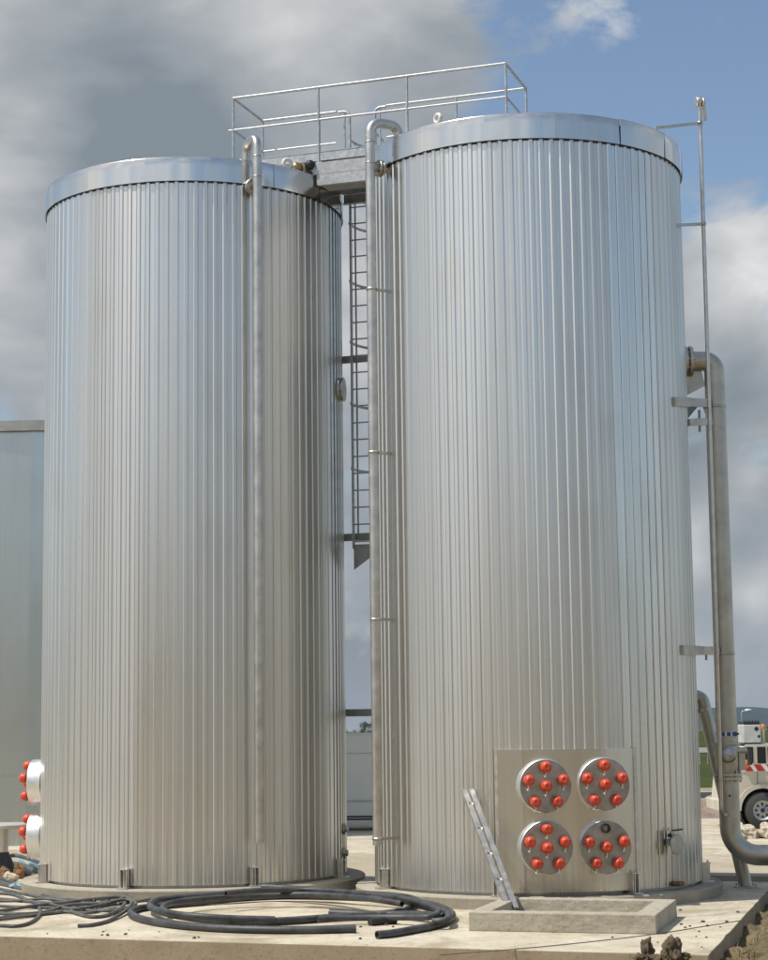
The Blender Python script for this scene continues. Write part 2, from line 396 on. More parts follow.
# ------------------------------------------------------------------ tanks
NR = 102
def make_tank(C, label, phase, seed, rim_phase, brackets):
    rnd = random.Random(seed)
    t = thing('storage_tank', label, 'tank', (C.x, C.y, SZ), 'tall ribbed metal tanks')
    p = 2 * pi / NR; mb = MB(); z0, z1 = 0.045, 11.15
    tilt = 0; sheet = 0.5; prev = None
    for i in range(NR):
        if i % 6 == 0: tilt = rnd.uniform(-0.0018, 0.0018); sheet = rnd.random()
        a = i * p + phase; w = 0.024 / R; fl = 0.019 / R
        j1, j2 = rnd.uniform(-0.0011, 0.0011) + tilt, rnd.uniform(-0.0011, 0.0011) - tilt
        r0, r1 = 2.475, 2.488
        pr = [(a - w - fl, r0 + j1), (a - w, r1), (a + w, r1 + j2 * 0.3), (a + w + fl, r0 + j2),
              (a + p / 2, r0 + (j1 + j2) / 2 + 0.0006), (a + p - w - fl - 1e-4, r0 - j1)]
        vs = [(C.x + r * cos(q), C.y + r * sin(q), z) for z in (z0, z1) for (q, r) in pr]
        s2 = min(1, max(0, sheet + rnd.uniform(-0.18, 0.18)))
        mb.add(vs, [(k, k + 1, k + 7, k + 6) for k in range(5)], False, s2)
    mb.build('ribbed_cladding', 'clad', t)
    MB().lathe([(2.42, H - 0.022), (2.482, H - 0.022), (2.484, H + 0.06)], C, n=102).build('rim_gap_shade', 'black', t)  # black ring painting the shade in the gap under the rim
    MB().lathe([(2.42, 0.0), (2.42, 11.2)], C, n=96).build('inner_shell', 'bracket', t)
    # rim made of bent sheets, each lapped over the next
    mb = MB(); seg = 14; rbow = [rnd.uniform(-1, 1) for _ in range(15)]; exp_ = math.exp
    for s in range(15):
        a0 = rim_phase + 24 * s; dr = rnd.uniform(-0.001, 0.001); sh = rnd.random()
        vs = []; rows = [(2.519, H), (2.519, H + 0.13), (2.519, H + 0.26), (2.519, HT - 0.02), (2.514, HT), (2.47, HT + 0.012)]
        lean = rnd.uniform(-0.007, 0.006); sk = rnd.uniform(-0.004, 0.004)
        for (r, z) in rows:
            for k in range(seg + 1):
                u = k / seg; q = radians(a0 + 24.25 * u); rr_ = r + dr + lean * (z - H) / 0.39 + sk * (u - 0.5) + 0.003 * (1 - u) + 0.010 * rbow[s] * (u - .5) ** 2 + (0.006 * exp_(-u * 9))
                vs.append((C.x + rr_ * cos(q), C.y + rr_ * sin(q), z))
        n_ = seg + 1
        mb.add(vs, [(j * n_ + k, j * n_ + k + 1, (j + 1) * n_ + k + 1, (j + 1) * n_ + k) for j in range(5) for k in range(seg)], True, sh * 0.6)
    mb.build('rim', 'rim', t)
    MB().lathe([(2.50, HT - 0.08), (1.2, HT + 0.10), (0.001, HT + 0.14)], C, n=72).build('roof', 'galv', t)
    pl = MB(); P = [(2.40, SZ - 0.002), (2.765, SZ - 0.002), (2.785, -0.02), (2.765, 0.0), (2.40, 0.0)]
    for i in range(4): pl.lathe(P[i:i + 2], C, n=96, smooth=True)
    pl.build('plinth', 'plinth', t)
    for a in brackets:                      # anchor brackets round the foot
        d = V((cos(radians(a)), sin(radians(a)), 0)); s = V((-d.y, d.x, 0)); b0 = V((C.x, C.y, 0)) + d * 2.545
        k = MB(); k.box(b0 + V((0, 0, 0.15)) + s * 0.05, (0.10, 0.012, 0.26), d, s); k.box(b0 + V((0, 0, 0.15)) - s * 0.05, (0.10, 0.012, 0.26), d, s)
        k.box(b0 + V((0, 0, 0.287)), (0.125, 0.125, 0.014), d, s); k.box(b0 + V((0, 0, 0.012)) + d * 0.02, (0.19, 0.16, 0.02), d, s)
        k.box(b0 + V((0, 0, 0.15)) - d * 0.045, (0.012, 0.087, 0.255), d, s)
        k.cyl(b0 + V((0, 0, 0.02)) + d * 0.02, b0 + V((0, 0, 0.33)) + d * 0.02, 0.014, 8)
        k.build('anchor_bracket', 'alu', t)
    return t
tankL = make_tank(TL, 'ribbed metal tank on the left, its red capped flanges seen edge-on', 0.013, 3, -108.5 - 24 * 2 + 6, [-153.5 + 45 * k for k in range(8)])
tankR = make_tank(TR, 'ribbed metal tank on the right with four red capped round flanges on its front', 0.006, 11, -107, [-157.5, -107.2, -62.5, -12.5, 30, 75, 120, 160])
# a rim sheet seam, lifting eyes
def lifting_eye(tank, C, px, py, ad, rmid):
    d = V((cos(radians(ad)), sin(radians(ad)), 0)); c = V((C.x, C.y, 0)) + d * rmid + V((0, 0, HT + 0.10)); s = V((-d.y, d.x, 0))
    k = MB(); f = (s * 0.9 + d * 0.3).normalized(); axis = f.cross(V((0, 0, 1)))
    ring = [c + (f * cos(2 * pi * i / 24) + V((0, 0, 1)) * sin(2 * pi * i / 24)) * 0.065 for i in range(25)]
    k.tube(ring, 0.030, 8, caps=False); k.box(c - V((0, 0, 0.115)), (0.13, 0.03, 0.10), f)
    k.build('lifting_eye', 'white', tank)
lifting_eye(tankR, TR, 430, 122, -125.5, 2.42)
lifting_eye(tankL, TL, 295, 167, -46.5, 2.42)

# access plate on the right tank, with a flatter sheet lapped on its left
ac = -60.4
k = MB(); vs = []; N_ = 22
for i in range(N_ + 1):
    a = -99.8 + (ac + 99.8) * i / N_; r = 2.512 + 0.0015 * sin(i * 1.3)
    for z in (0.05, 2.03): vs.append(pol(TR, r, a, z))
    for z in (2.03, 0.05): vs.append(pol(TR, 2.455, a, z))
for i in range(N_):
    k.add([vs[4 * i + j] for j in range(4)] + [vs[4 * i + 4 + j] for j in range(4)], [(0, 4, 5, 1), (1, 5, 6, 2), (2, 6, 7, 3), (3, 7, 4, 0)], False, 0.15 + 0.12 * (i % 3 == 0))
k.add(vs[-4:], [(0, 1, 2, 3)]); k.add(vs[:4], [(3, 2, 1, 0)])
plate = k.build('access_plate', 'plate', tankR)
k = MB(); q0, q1 = pol(TR, 2.520, -107.1, 0), pol(TR, 2.528, -98.6, 0); d = (q1 - q0).normalized(); nrm = V((d.y, -d.x, 0))
k.box((q0 + q1) / 2 + V((0, 0, 1.04)) - nrm * 0.02, ((q1 - q0).length, 0.05, 1.985), d, -nrm)
k.build('lap_plate', 'plate', tankR)
for a in (ac, -107.2):                     # folded edge strips round the plate
    fr = MB(); q = pol(TR, 2.515, a, 0); fr.box(q + V((0, 0, 1.04)), (0.03, 0.05, 2.0), V((cos(radians(a)), sin(radians(a)), 0)))
    fr.build('edge_strip', 'alu', plate)

# round blind flanges with six red caps each
CAPM = None
def red_cap(parent, pos, ax):
    """domed cap on a black socket, with its white tie hanging below; copies share one mesh"""
    s = MB(); s.lathe([(0.052, 0.0), (0.052, 0.06)], (0, 0, 0), ax, 16)
    sock = s.build('cap_socket', 'black', parent, pos, True)
    c = MB(); c.lathe([(0.001, 0.025), (0.060, 0.027), (0.074, 0.040), (0.080, 0.062), (0.079, 0.086), (0.074, 0.108), (0.064, 0.130), (0.048, 0.147), (0.028, 0.157), (0.022, 0.148), (0.001, 0.148)], (0, 0, 0), ax, 20)
    cp = c.build('red_cap', 'cap', parent, pos, True); cp.rotation_euler = (random.uniform(-.07, .07), random.uniform(-.07, .07), random.uniform(-.07, .07))
    tt = MB(); tt.tube([V((0, 0, -0.05)) + ax * 0.05, V((0.004, 0, -0.10)) + ax * 0.03, V((0, 0, -0.125)) + ax * 0.02], 0.010, 6)
    tt.lathe([(0.001, -0.006), (0.018, -0.006), (0.018, 0.006), (0.001, 0.006)], V((0, 0, -0.13)) + ax * 0.02, ax, 10)
    tt.build('cap_tie', 'cap_tie', parent, pos, True)
def flange(tank, C, ang, z, axdeg, depth, open_top=False, label=None):
    ax = V((cos(radians(axdeg)), sin(radians(axdeg)), 0)); base = pol(C, 2.43, ang, z); rad = 0.37
    # distance along the axis so that the face stands clear of the wall
    face = base + ax * depth
    k = MB(); k.lathe([(rad, 0.0), (rad, depth - 0.008)], base, ax, 48); k.lathe([(rad, depth - 0.008), (rad - 0.008, depth)], base, ax, 48)
    fl = k.build('flange_collar', 'disc_edge', tank)
    k = MB(); k.lathe([(0.001, depth - 0.004), (rad - 0.010, depth - 0.004)], base, ax, 48, False)
    k.lathe([(rad - 0.05, depth - 0.002), (rad - 0.044, depth + 0.002), (rad - 0.038, depth - 0.002)], base, ax, 48)
    fc = k.build('flange_face', 'disc', fl)
    if label: fl['label'] = label
    side = V((-ax.y, ax.x, 0))
    spots = [(0, 0)] + [(0.262 * sin(radians(72 * i)), 0.262 * cos(radians(72 * i))) for i in range(5)]
    for i, (sx, sz) in enumerate(spots):
        pos = face + side * sx + V((0, 0, sz)) + ax * (-0.003)
        if open_top and i == 1:
            s = MB(); s.lathe([(0.045, 0.0), (0.068, 0.0), (0.068, 0.05), (0.064, 0.055), (0.048, 0.055), (0.045, 0.05), (0.045, 0.004)], (0, 0, 0), ax, 8)
            s.build('open_fitting', 'black', fl, pos - V((C.x, C.y, SZ)), True); continue
        red_cap(fl, pos - V((C.x, C.y, SZ)), ax)
for ang, z, op, lb in ((-92.6, 1.525, False, None), (-72.2, 1.535, False, None), (-92.6, 0.680, False, None), (-72.2, 0.665, True, 'round flange whose top socket stands open and black')):
    flange(tankR, TR, ang, z, -83.0, 0.27 if ang < -80 else 0.19, op, lb)
flange(tankL, TL, -178, 1.53, -185, 0.22); flange(tankL, TL, -178, 0.675, -185, 0.22)

# sample valve and small studs on the right tank's foot
def rad_dir(a): return V((cos(radians(a)), sin(radians(a)), 0))
d = rad_dir(-46); s = V((-d.y, d.x, 0)); c = pol(TR, 2.50, -46, 0.68)
k = MB(); k.disc(c, d, 0.055, 0.05, 16); k.cyl(c, c + d * 0.12, 0.03, 10)
k.disc(c + d * 0.12 + s * 0.03 - V((0, 0, 0.03)), d, 0.145, 0.035, 28); k.box(c - s * 0.14 + V((0, 0, 0.02)), (0.03, 0.035, 0.30), d, s)
k.cyl(c + d * 0.08 + V((0, 0, 0.05)), c + d * 0.08 + V((0, 0, 0.16)), 0.035, 10)
sv = k.build('sample_valve', 'bracket', tankR)
k = MB(); k.bar(c + d * 0.08 + V((0, 0, 0.165)), c + d * 0.10 + s * 0.22 + V((0, 0, 0.175)), 0.02, 0.022); k.disc(c + d * 0.05 - s * 0.05 + V((0, 0, 0.10)), d, 0.03, 0.05, 12)
k.build('lever', 'black', sv)
k = MB()
for dd in (0, 0.075):
    c2 = pol(TR, 2.49, -43 + dd * 22, 0.085); k.cyl(c2, c2 + rad_dir(-43) * 0.11, 0.035, 12)
k.build('drain_stub', 'rust', tankR)
# side nozzle and low studs at the left tank's right flank
d = rad_dir(-9); k = MB(); c = pol(TL, 2.46, -9.5, 7.93); k.disc(c, d, 0.20, 0.05, 28); k.cyl(c - d * 0.05, c + d * 0.09, 0.15, 24); k.disc(c + d * 0.065, d, 0.20, 0.035, 28)
k.build('side_nozzle', 'bracket', tankL)
for z in (0.74, 0.36):
    c = pol(TL, 2.48, -10, z); k = MB(); k.disc(c, rad_dir(-10), 0.09, 0.04, 20); k.disc(c + rad_dir(-10) * 0.035, rad_dir(-10), 0.05, 0.04, 12); k.build('drain_stub', 'steel_dark', tankL)
# brass relief valve on the left tank's rim
c = pol(TL, 2.36, -35.5, HT + 0.08); k = MB(); k.cyl(c - V((0, 0, 0.12)), c + V((0, 0, 0.12)), 0.05, 12)
k.lathe([(0.04, -0.1), (0.085, -0.08), (0.095, -0.02), (0.07, 0.05), (0.03, 0.07)], c + V((-0.10, -0.03, 0.05)), V((1, 0.2, 0)), 14)
rv = k.build('relief_valve', 'brass', tankL)
k = MB(); k.lathe([(0.05, -0.05), (0.075, -0.04), (0.075, 0.05), (0.03, 0.07)], c + V((0.10, -0.02, 0.10)), V((0.3, -0.6, 0.7)), 12); k.cyl(c + V((0.05, 0, 0.0)), c + V((0.12, 0.0, -0.06)), 0.045, 10)
k.build('valve_knob', 'black', rv)

# ------------------------------------------------------------------ hooked pipes on the fronts of the tanks
def hooked_pipe(C, ang, ztop, zbot, r, clamps, label, inset):
    d = rad_dir(ang); off = 2.60 + r + 0.11; t = thing('hooked_pipe', label, 'pipe', pol(C, off, ang, SZ), 'steel pipes hooked over the tank rims')
    a = pol(C, off, ang, zbot); b_ = pol(C, off, ang, ztop); c = pol(C, off - inset, ang, ztop); e_ = pol(C, off - inset, ang, HT - 0.02)
    MB().tube(fillet([a, b_, c, e_], 0.19, 10), r, 20).build('pipe', 'steel', t)
    k = MB()
    for z in (ztop - 0.33, ztop - 0.66): k.lathe([(r, -0.012), (r + 0.004, -0.008), (r + 0.004, 0.008), (r, 0.012)], pol(C, off, ang, z), n=20)
    k.build('weld_seam', 'steel_dark', t)
    # stub with bolted flange into the wall below the rim
    z = H - 0.06; k = MB(); p = pol(C, off, ang, z); k.cyl(p, p - d * 0.34, r * 0.8, 14); k.disc(p - d * 0.155, d, 0.13, 0.03, 24); k.disc(p - d * 0.205, d, 0.13, 0.03, 24)
    s = V((-d.y, d.x, 0))
    for i in range(8):
        q = p - d * 0.165 + (s * cos(i * pi / 4 + .4) + V((0, 0, 1)) * sin(i * pi / 4 + .4)) * 0.105; k.cyl(q - d * 0.06, q + d * 0.06, 0.012, 6)
    k.build('stub_flange', 'bracket', t)
    for z in clamps:
        k = MB(); p = pol(C, off, ang, z); k.lathe([(r + 0.002, -0.02), (r + 0.008, -0.02), (r + 0.008, 0.02), (r + 0.002, 0.02)], p, n=20)
        k.box(p - d * 0.19, (0.26, 0.03, 0.04), d, s)
        k.build('pipe_clamp', 'steel_dark', t)
    return t
hooked_pipe(TR, -150.7, 11.58, 0.66, 0.076, [8.95, 6.45, 3.95, 0.75], 'pale steel pipe hooked over the right tank rim, running down its left flank', 0.50)
hooked_pipe(TL, -63.8, 11.63, 0.66, 0.072, [], 'pale steel pipe hooked over the rim of the left tank and running down its front', 0.46)

# ------------------------------------------------------------------ walkway over the tank tops
FA, FB = V((-2.44, 30.27, 0)), V((2.01, 28.745, 0)); dd = (FB - FA).normalized(); nn = V((-dd.y, dd.x, 0)); WID = 1.27; ZT, ZD = 12.8, 11.72
def rail(*pts, r=0.022): return MB().tube(fillet(pts, 0.06, 4), r, 8)
wk = thing('walkway', 'galvanised steel walkway with handrails bridging the two tank tops', 'walkway', (FA + FB) / 2 + V((0, 0, 11.3)))
BA, BB = FA + nn * WID, FB + nn * WID; Lw = (FB - FA).length
z = V((0, 0, 1))
g0, g1 = 1.36, 2.27                       # ladder opening in the back rail, metres from the left end
k = MB(); k.box((FA + BB) / 2 + z * (ZD - 0.02), (Lw, WID - 0.02, 0.035), dd, nn); k.build('deck', 'galv', wk)
for off, nm in ((0.0, 'front'), (WID, 'back')):
    k = MB(); m0 = (FA + FB) / 2 + nn * off
    k.box(m0 + z * (ZD - 0.09), (Lw, 0.008, 0.15), dd, nn); k.box(m0 + z * (ZD - 0.015) + nn * 0.02, (Lw, 0.06, 0.008), dd, nn)
    k.build('toe_board', 'galv', wk)
    k = MB(); s_ = 1 if off == 0 else -1; L2 = 1.95                      # channel beam spanning the gap between tank tops
    mm = (TL + TR) / 2 + nn * (off - 0.60) ; mm.z = 0
    k.box(mm + z * (ZD - 0.30), (L2, 0.010, 0.20), dd, nn); k.box(mm + z * (ZD - 0.204) + nn * 0.035 * s_, (L2, 0.07, 0.010), dd, nn); k.box(mm + z * (ZD - 0.396) + nn * 0.035 * s_, (L2, 0.07, 0.010), dd, nn)
    k.build('channel_beam', 'galv', wk)
    k = MB(); k.box(mm + z * (ZD - 0.495), (0.84, 0.010, 0.18), dd, nn); k.box(mm + z * (ZD - 0.58) + nn * 0.04 * s_, (0.84, 0.08, 0.010), dd, nn); k.build('lower_beam', 'galv', wk)
k = MB(); mm = (TL + TR) / 2; k.box(mm + z * (ZD - 0.56) - nn * 0.36, (0.74, 0.34, 0.03), dd, nn); k.build('cross_plate', 'galv_dark', wk)
# rails
fr_ = MB().tube([FA + z * ZT, FB + z * ZT], 0.024, 10); fr_.build('top_rail', 'galv', wk)
MB().tube([FA - dd * 0.08 + z * (ZT - 0.55), FB + z * (ZT - 0.55)], 0.019, 8).build('mid_rail', 'galv', wk)
for P, Q in ((FA, BA), (FB, BB)):
    MB().tube([P + z * ZT, Q + z * ZT], 0.022, 8).build('top_rail', 'galv', wk)
    MB().tube([P + z * (ZT - 0.55), Q + z * (ZT - 0.55)], 0.017, 8).build('mid_rail', 'galv', wk)
for a_, b__ in ((0.0, g0), (g1, Lw)):
    P, Q = BA + dd * a_, BA + dd * b__
    MB().tube([P + z * ZT, Q + z * ZT], 0.024, 10).build('top_rail', 'galv', wk)
    MB().tube([P + z * (ZT - 0.55), Q + z * (ZT - 0.55)], 0.019, 8).build('mid_rail', 'galv', wk)
for off, ss in ((0, (0.0, 1.52, 3.05, Lw - 0.0)), (WID, (0.0, 1.05, 2.62, 3.5, Lw))):
    for s_ in ss:
        P = FA + nn * off + dd * s_; k = MB(); k.tube([P + z * (ZD - 0.20), P + z * (ZT - 0.01)], 0.021, 10); k.box(P + z * (ZD - 0.21), (0.10, 0.03, 0.06), dd, nn); k.build('post', 'galv', wk)
k = MB(); k.bar(FA - dd * 0.06 + z * (ZD - 0.02), FA + dd * 0.1 + z * (ZD - 0.02), 0.05, 0.02); k.build('foot_bracket', 'galv', wk)

# caged ladder going down between the tanks behind the walkway
c0 = BA + dd * ((g0 + g1) / 2) + nn * 0.10; zb = 5.30
ld = thing('caged_ladder', 'grey steel ladder with safety cage hanging in the gap between the tanks', 'ladder', c0 + z * zb)
hw = 0.23; sx = -0.02
for sgn in (-1, 1):
    P = c0 + dd * (sx + sgn * hw)
    k = MB(); k.bar(P + z * zb, P + z * (ZD + 0.0), 0.06, 0.03, dd); k.tube(fillet([P + z * ZD, P + z * (ZT + 0.02), P + dd * sgn * 0.20 + z * (ZT + 0.02)], 0.13, 6), 0.026, 10)
    k.tube([P + dd * sgn * 0.09 + z * ZD, P + dd * sgn * 0.09 + z * (ZT)], 0.018, 8)
    k.build('stringer', 'galv', ld)
i = 0; zz = zb + 0.12
while zz < ZD:
    P = c0 + dd * sx + z * zz; MB().tube([P - dd * hw, P + dd * hw], 0.013, 6).build('rung', 'galv', ld); zz += 0.285
hoops = []
for zh in (zb + 0.20, 6.65, 7.75, 8.80, 9.85, 10.85, 11.35, 12.35):
    pts = [c0 + dd * sx + dd * (-hw * cos(pi * q / 14) * (1.15 + 0.2 * sin(pi * q / 14))) + nn * (0.70 * sin(pi * q / 14)) + z * zh for q in range(15)]
    k = MB()
    for q in range(14): k.bar(pts[q], pts[q + 1], 0.008, 0.045)
    k.build('cage_hoop', 'galv', ld); hoops.append(pts)
for q in (2, 5, 9, 12):
    a, b_ = hoops[0][q].copy(), hoops[-1][q].copy(); MB().bar(a, b_, 0.030, 0.008, nn).build('cage_bar', 'galv', ld)
k = MB(); P = c0 + dd * sx + z * (zb - 0.05)
k.add([P - dd * hw + z * 0.12, P + dd * hw * 0.9 + z * 0.12, P + dd * hw * 0.9 + z * 0.0, P - dd * hw - z * 0.30, ] + [q + nn * 0.02 for q in (P - dd * hw + z * 0.12, P + dd * hw * 0.9 + z * 0.12, P + dd * hw * 0.9, P - dd * hw - z * 0.30)],
      [(0, 1, 2, 3), (7, 6, 5, 4), (0, 4, 5, 1), (1, 5, 6, 2), (2, 6, 7, 3), (3, 7, 4, 0)])
k.build('guard_plate', 'galv_dark', ld)
# tie beams bracing the two tanks
for zt_, nm in ((8.55, 'uppermost'), (5.52, 'middle'), (2.60, 'lowest')):
    k = MB(); P = (TL + TR) / 2 + nn * 1.05 + z * zt_; k.box(P, (2.6, 0.06, 0.12), dd, nn); k.box(P + nn * 0.05 + z * 0.056, (2.6, 0.10, 0.008), dd, nn)
    tag(k.build('tie_beam', 'galv_dark'), nm + ' of the three dark steel beams crossing the gap between the tanks', 'beam', 'beams bracing the tanks')

# ------------------------------------------------------------------ pipework on the right
BY = 29.2; X0 = 5.235; rb = 0.158
bp = thing('large_pipe', 'thick weathered steel pipe dropping down the right side of the right tank', 'pipe', (X0, BY, SZ))
ztop = 8.03; zlow = 0.36
noz = V((4.80, BY - 0.02, ztop))
MB().tube(fillet([noz + V((0.12, 0, 0)), V((X0, BY, ztop)), V((X0, BY, 2.02))], 0.40, 14), rb, 24).build('pipe', 'steel_dark', bp)
lowp = fillet([V((X0, BY, 1.60)), V((X0, BY, zlow)), V((X0 + 4.0, BY - 0.5, zlow - 0.02))], 0.42, 14)
MB().tube(lowp, rb, 24).build('lower_pipe', 'steel_dark', bp)
k = MB(); k.disc(noz - V((0.05, 0, 0)), V((1, 0, 0)), 0.245, 0.05, 28); k.disc(noz + V((0.03, 0, 0)), V((1, 0, 0)), 0.245, 0.05, 28); k.cyl(noz - V((0.25, 0, 0)), noz + V((0.15, 0, 0)), rb, 24)
for i in range(10):
    q = noz + V((0, 0.205 * cos(i * pi / 5), 0.205 * sin(i * pi / 5))); k.cyl(q - V((0.075, 0, 0)), q + V((0.105, 0, 0)), 0.014, 6)
k.build('bolted_flange', 'steel_dark', bp)
k = MB(); k.add([V((4.72, BY + dy, zz_)) for dy in (-.02, .02) for zz_ in (7.46, 7.60)] + [V((5.08, BY + dy, 7.64)) for dy in (-.02, .02)] + [V((5.02, BY + dy, 7.95)) for dy in (-.02, .02)] + [V((4.72, BY + dy, 7.75)) for dy in (-.02, .02)],
      [(0, 4, 6, 8), (2, 9, 7, 5)] + [(0, 2, 5, 4), (4, 5, 7, 6), (6, 7, 9, 8), (8, 9, 2, 0)])
k.build('gusset', 'steel_dark', bp)
k = MB(); k.add([V((4.74, BY - 0.1 + dy, zz_)) for dy in (0, .16) for zz_ in (7.06, 7.38)] + [V((5.0, BY - 0.1 + dy, 7.36)) for dy in (0, .16)] + [V((4.99, BY - 0.1 + dy, 7.42)) for dy in (0, .16)],
      [(0, 4, 6, 1), (2, 3, 7, 5), (0, 2, 5, 4), (4, 5, 7, 6), (6, 7, 3, 1), (0, 1, 3, 2)])
k.build('wall_bracket', 'galv_dark', bp)
# knife valve: body plates, flanges with bolts, round cover, label band
k = MB()
for zz_ in (1.56, 1.50): k.lathe([(rb - .01, 0), (0.215, 0), (0.215, 0.035), (rb - .01, 0.035)], V((X0, BY, zz_)), n=28, smooth=False)
k.lathe([(rb + .012, 1.60), (rb + .03, 1.68), (rb + .03, 1.98), (rb + .012, 2.04)], V((X0, BY, 0)), n=28)
k.lathe([(rb, 0), (0.205, 0), (0.205, 0.03), (rb, 0.03)], V((X0, BY, 2.03)), n=28, smooth=False)
for i in range(12):
    q = V((X0 + 0.19 * cos(i * pi / 6), BY + 0.19 * sin(i * pi / 6), 1.46)); k.cyl(q, q + V((0, 0, 0.18)), 0.013, 6)
k.box((X0 + 0.20, BY - 0.05, 1.78), (0.10, 0.16, 0.28)); k.cyl((X0 + .1, BY - 0.1, 1.94), (X0 + .28, BY - 0.1, 1.94), 0.05, 12)
vb = k.build('valve_body', 'steel_dark', bp)
k = MB(); k.lathe([(0.001, 0.14), (0.07, 0.13), (0.12, 0.10), (0.125, 0.0)], V((X0 - 0.03, BY - 0.17, 1.88)), V((0, -1, 0)), 24); k.build('round_cover', 'bracket', vb)
k = MB(); k.lathe([(rb + .006, 0), (rb + .012, 0), (rb + .012, 0.07), (rb + .006, 0.07)], V((X0, BY, 2.16)), n=28, smooth=False); k.box((X0 - 0.12, BY - 0.175, 2.195), (0.012, 0.02, 0.11)); k.build('label_band', 'white', bp)
k = MB()
for x_ in (-0.08, 0.0, 0.075): k.box((X0 + x_, BY - 0.172 + abs(x_) * .25, 2.195), (0.058, 0.012, 0.058))
k.add([V((X0 + .105, BY - .15, 2.155)), V((X0 + .18, BY - .12, 2.195)), V((X0 + .105, BY - .15, 2.235)), V((X0 + .105, BY - .13, 2.155)), V((X0 + .18, BY - .10, 2.195)), V((X0 + .105, BY - .13, 2.235))], [(0, 1, 2), (5, 4, 3), (0, 3, 4, 1), (1, 4, 5, 2), (2, 5, 3, 0)])
k.build('label_arrow', 'blue', bp)
k = MB(); k.cyl((X0 - 0.02, BY - 0.165, 1.26), (X0 - 0.02, BY - 0.13, 1.26), 0.018, 10); k.build('port_plug', 'black', bp)
# two wall arms holding the pipe
for zz_ in (aty(712, 403, 29.04).z, aty(712, 651, 29.04).z):
    zs = 7.166 if zz_ > 5 else 3.445
    k = MB(); P = V((5.12, BY - 0.16, zz_)); a = pol(TR, 2.46, -21, zs + (zz_ - zs) * .45); b2 = pol(TR, 2.50, -33, zs)
    k.bar(a, P, 0.05, 0.13); k.bar(b2, pol(TR, 2.56, -18, zs + (zz_ - zs) * .5), 0.05, 0.14)
    if zz_ > 5: k.bar(pol(TR, 2.49, -12, zz_ - 0.36), V((5.16, BY - 0.1, zz_ - 0.28)), 0.08, 0.11); k.cyl((4.96, BY - .1, zz_ - 0.45), (4.96, BY - .1, zz_ - 0.10), 0.02, 8); k.bar(V((5.02, BY - .15, zz_)), V((5.12, BY - .15, zz_ - 0.28)), 0.06, 0.05)
    else: k.cyl((4.93, BY - .16, zz_ - 0.14), (4.93, BY - .16, zz_), 0.018, 8)
    k.lathe([(rb + .004, -0.02), (rb + .010, -0.02), (rb + .010, 0.02), (rb + .004, 0.02)], V((X0, BY, zz_ - 0.04)), n=24)
    k.build('wall_arm', 'bracket', bp)

# thin vent pipe with a hooked top
VX, VY = 5.02, 28.62
vp = thing('vent_pipe', 'slender steel pipe rising past the right tank rim, with a hooked top', 'pipe', (VX, VY, 2.0))
MB().tube([(VX + 0.16, VY + 0.42, 0.98), (VX + 0.03, VY + .12, 0.98), (VX - 0.005, VY + .02, 1.03), (VX - 0.012, VY, 1.15), (VX + 0.01, VY, 5.0), (VX + 0.03, VY, 12.08)], 0.032, 10).build('pipe', 'steel', vp)
k = MB(); c = V((VX + 0.03, VY, 12.05)); k.tube(fillet([c, c + V((0, 0.0, 0.10)), c + V((0.07, 0.10, 0.10)), c + V((0.10, 0.14, -0.22))], 0.05, 6), 0.036, 10)
k.disc(c + V((0, 0, 0.03)) - V((0.065, 0.02, 0)), V((1, 0.3, 0)), 0.075, 0.04, 18); k.disc(c + V((0.03, 0.01, 0.03)), V((1, 0.3, 0)), 0.075, 0.04, 18)
k.build('hooked_top', 'steel', vp)
for zz_, a_ in ((11.86, -39), (10.11, -24)):
    zz_ = aty(701, 123 if zz_ > 11 else 224, VY).z; k = MB(); k.bar(pol(TR, 2.47, a_, 9.985 if zz_ < 11 else 11.36), V((VX + 0.02, VY, zz_)), 0.025, 0.045); k.lathe([(0.034, -0.025), (0.045, -0.025), (0.045, 0.025), (0.034, 0.025)], V((VX + 0.022, VY, zz_)), n=12)
    k.build('arm', 'bracket', vp)

# slanting support leg from the tank wall to the slab
p_top = aty(700, 700, 29.75); p_bot = V((5.545, 29.72, SZ))
ds = thing('slanting_pipe', 'dark steel pipe slanting from the right tank wall down to the slab', 'pipe', p_bot)
k = MB(); k.tube(fillet([V((4.55, 29.75, p_top.z + 0.06)), p_top + V((0.03, 0, 0.05)), p_bot + V((-0.01, 0, 0.03))], 0.12, 6), 0.105, 20); k.build('pipe', 'steel_dark', ds)
k = MB(); k.lathe([(0.106, -0.03), (0.135, -0.03), (0.135, 0.03), (0.106, 0.03)], p_top + (p_bot - p_top).normalized() * 0.16, (p_bot - p_top), 20, False); k.build('collar', 'steel_dark', ds)
k = MB(); k.box(p_bot + V((0, 0, 0.012)), (0.34, 0.30, 0.02))
for sx_ in (-1, 1):
    for sy_ in (-1, 1): k.cyl(p_bot + V((sx_ * .13, sy_ * .11, 0.02)), p_bot + V((sx_ * .13, sy_ * .11, 0.06)), 0.016, 8)
k.build('base_plate', 'bracket', ds)

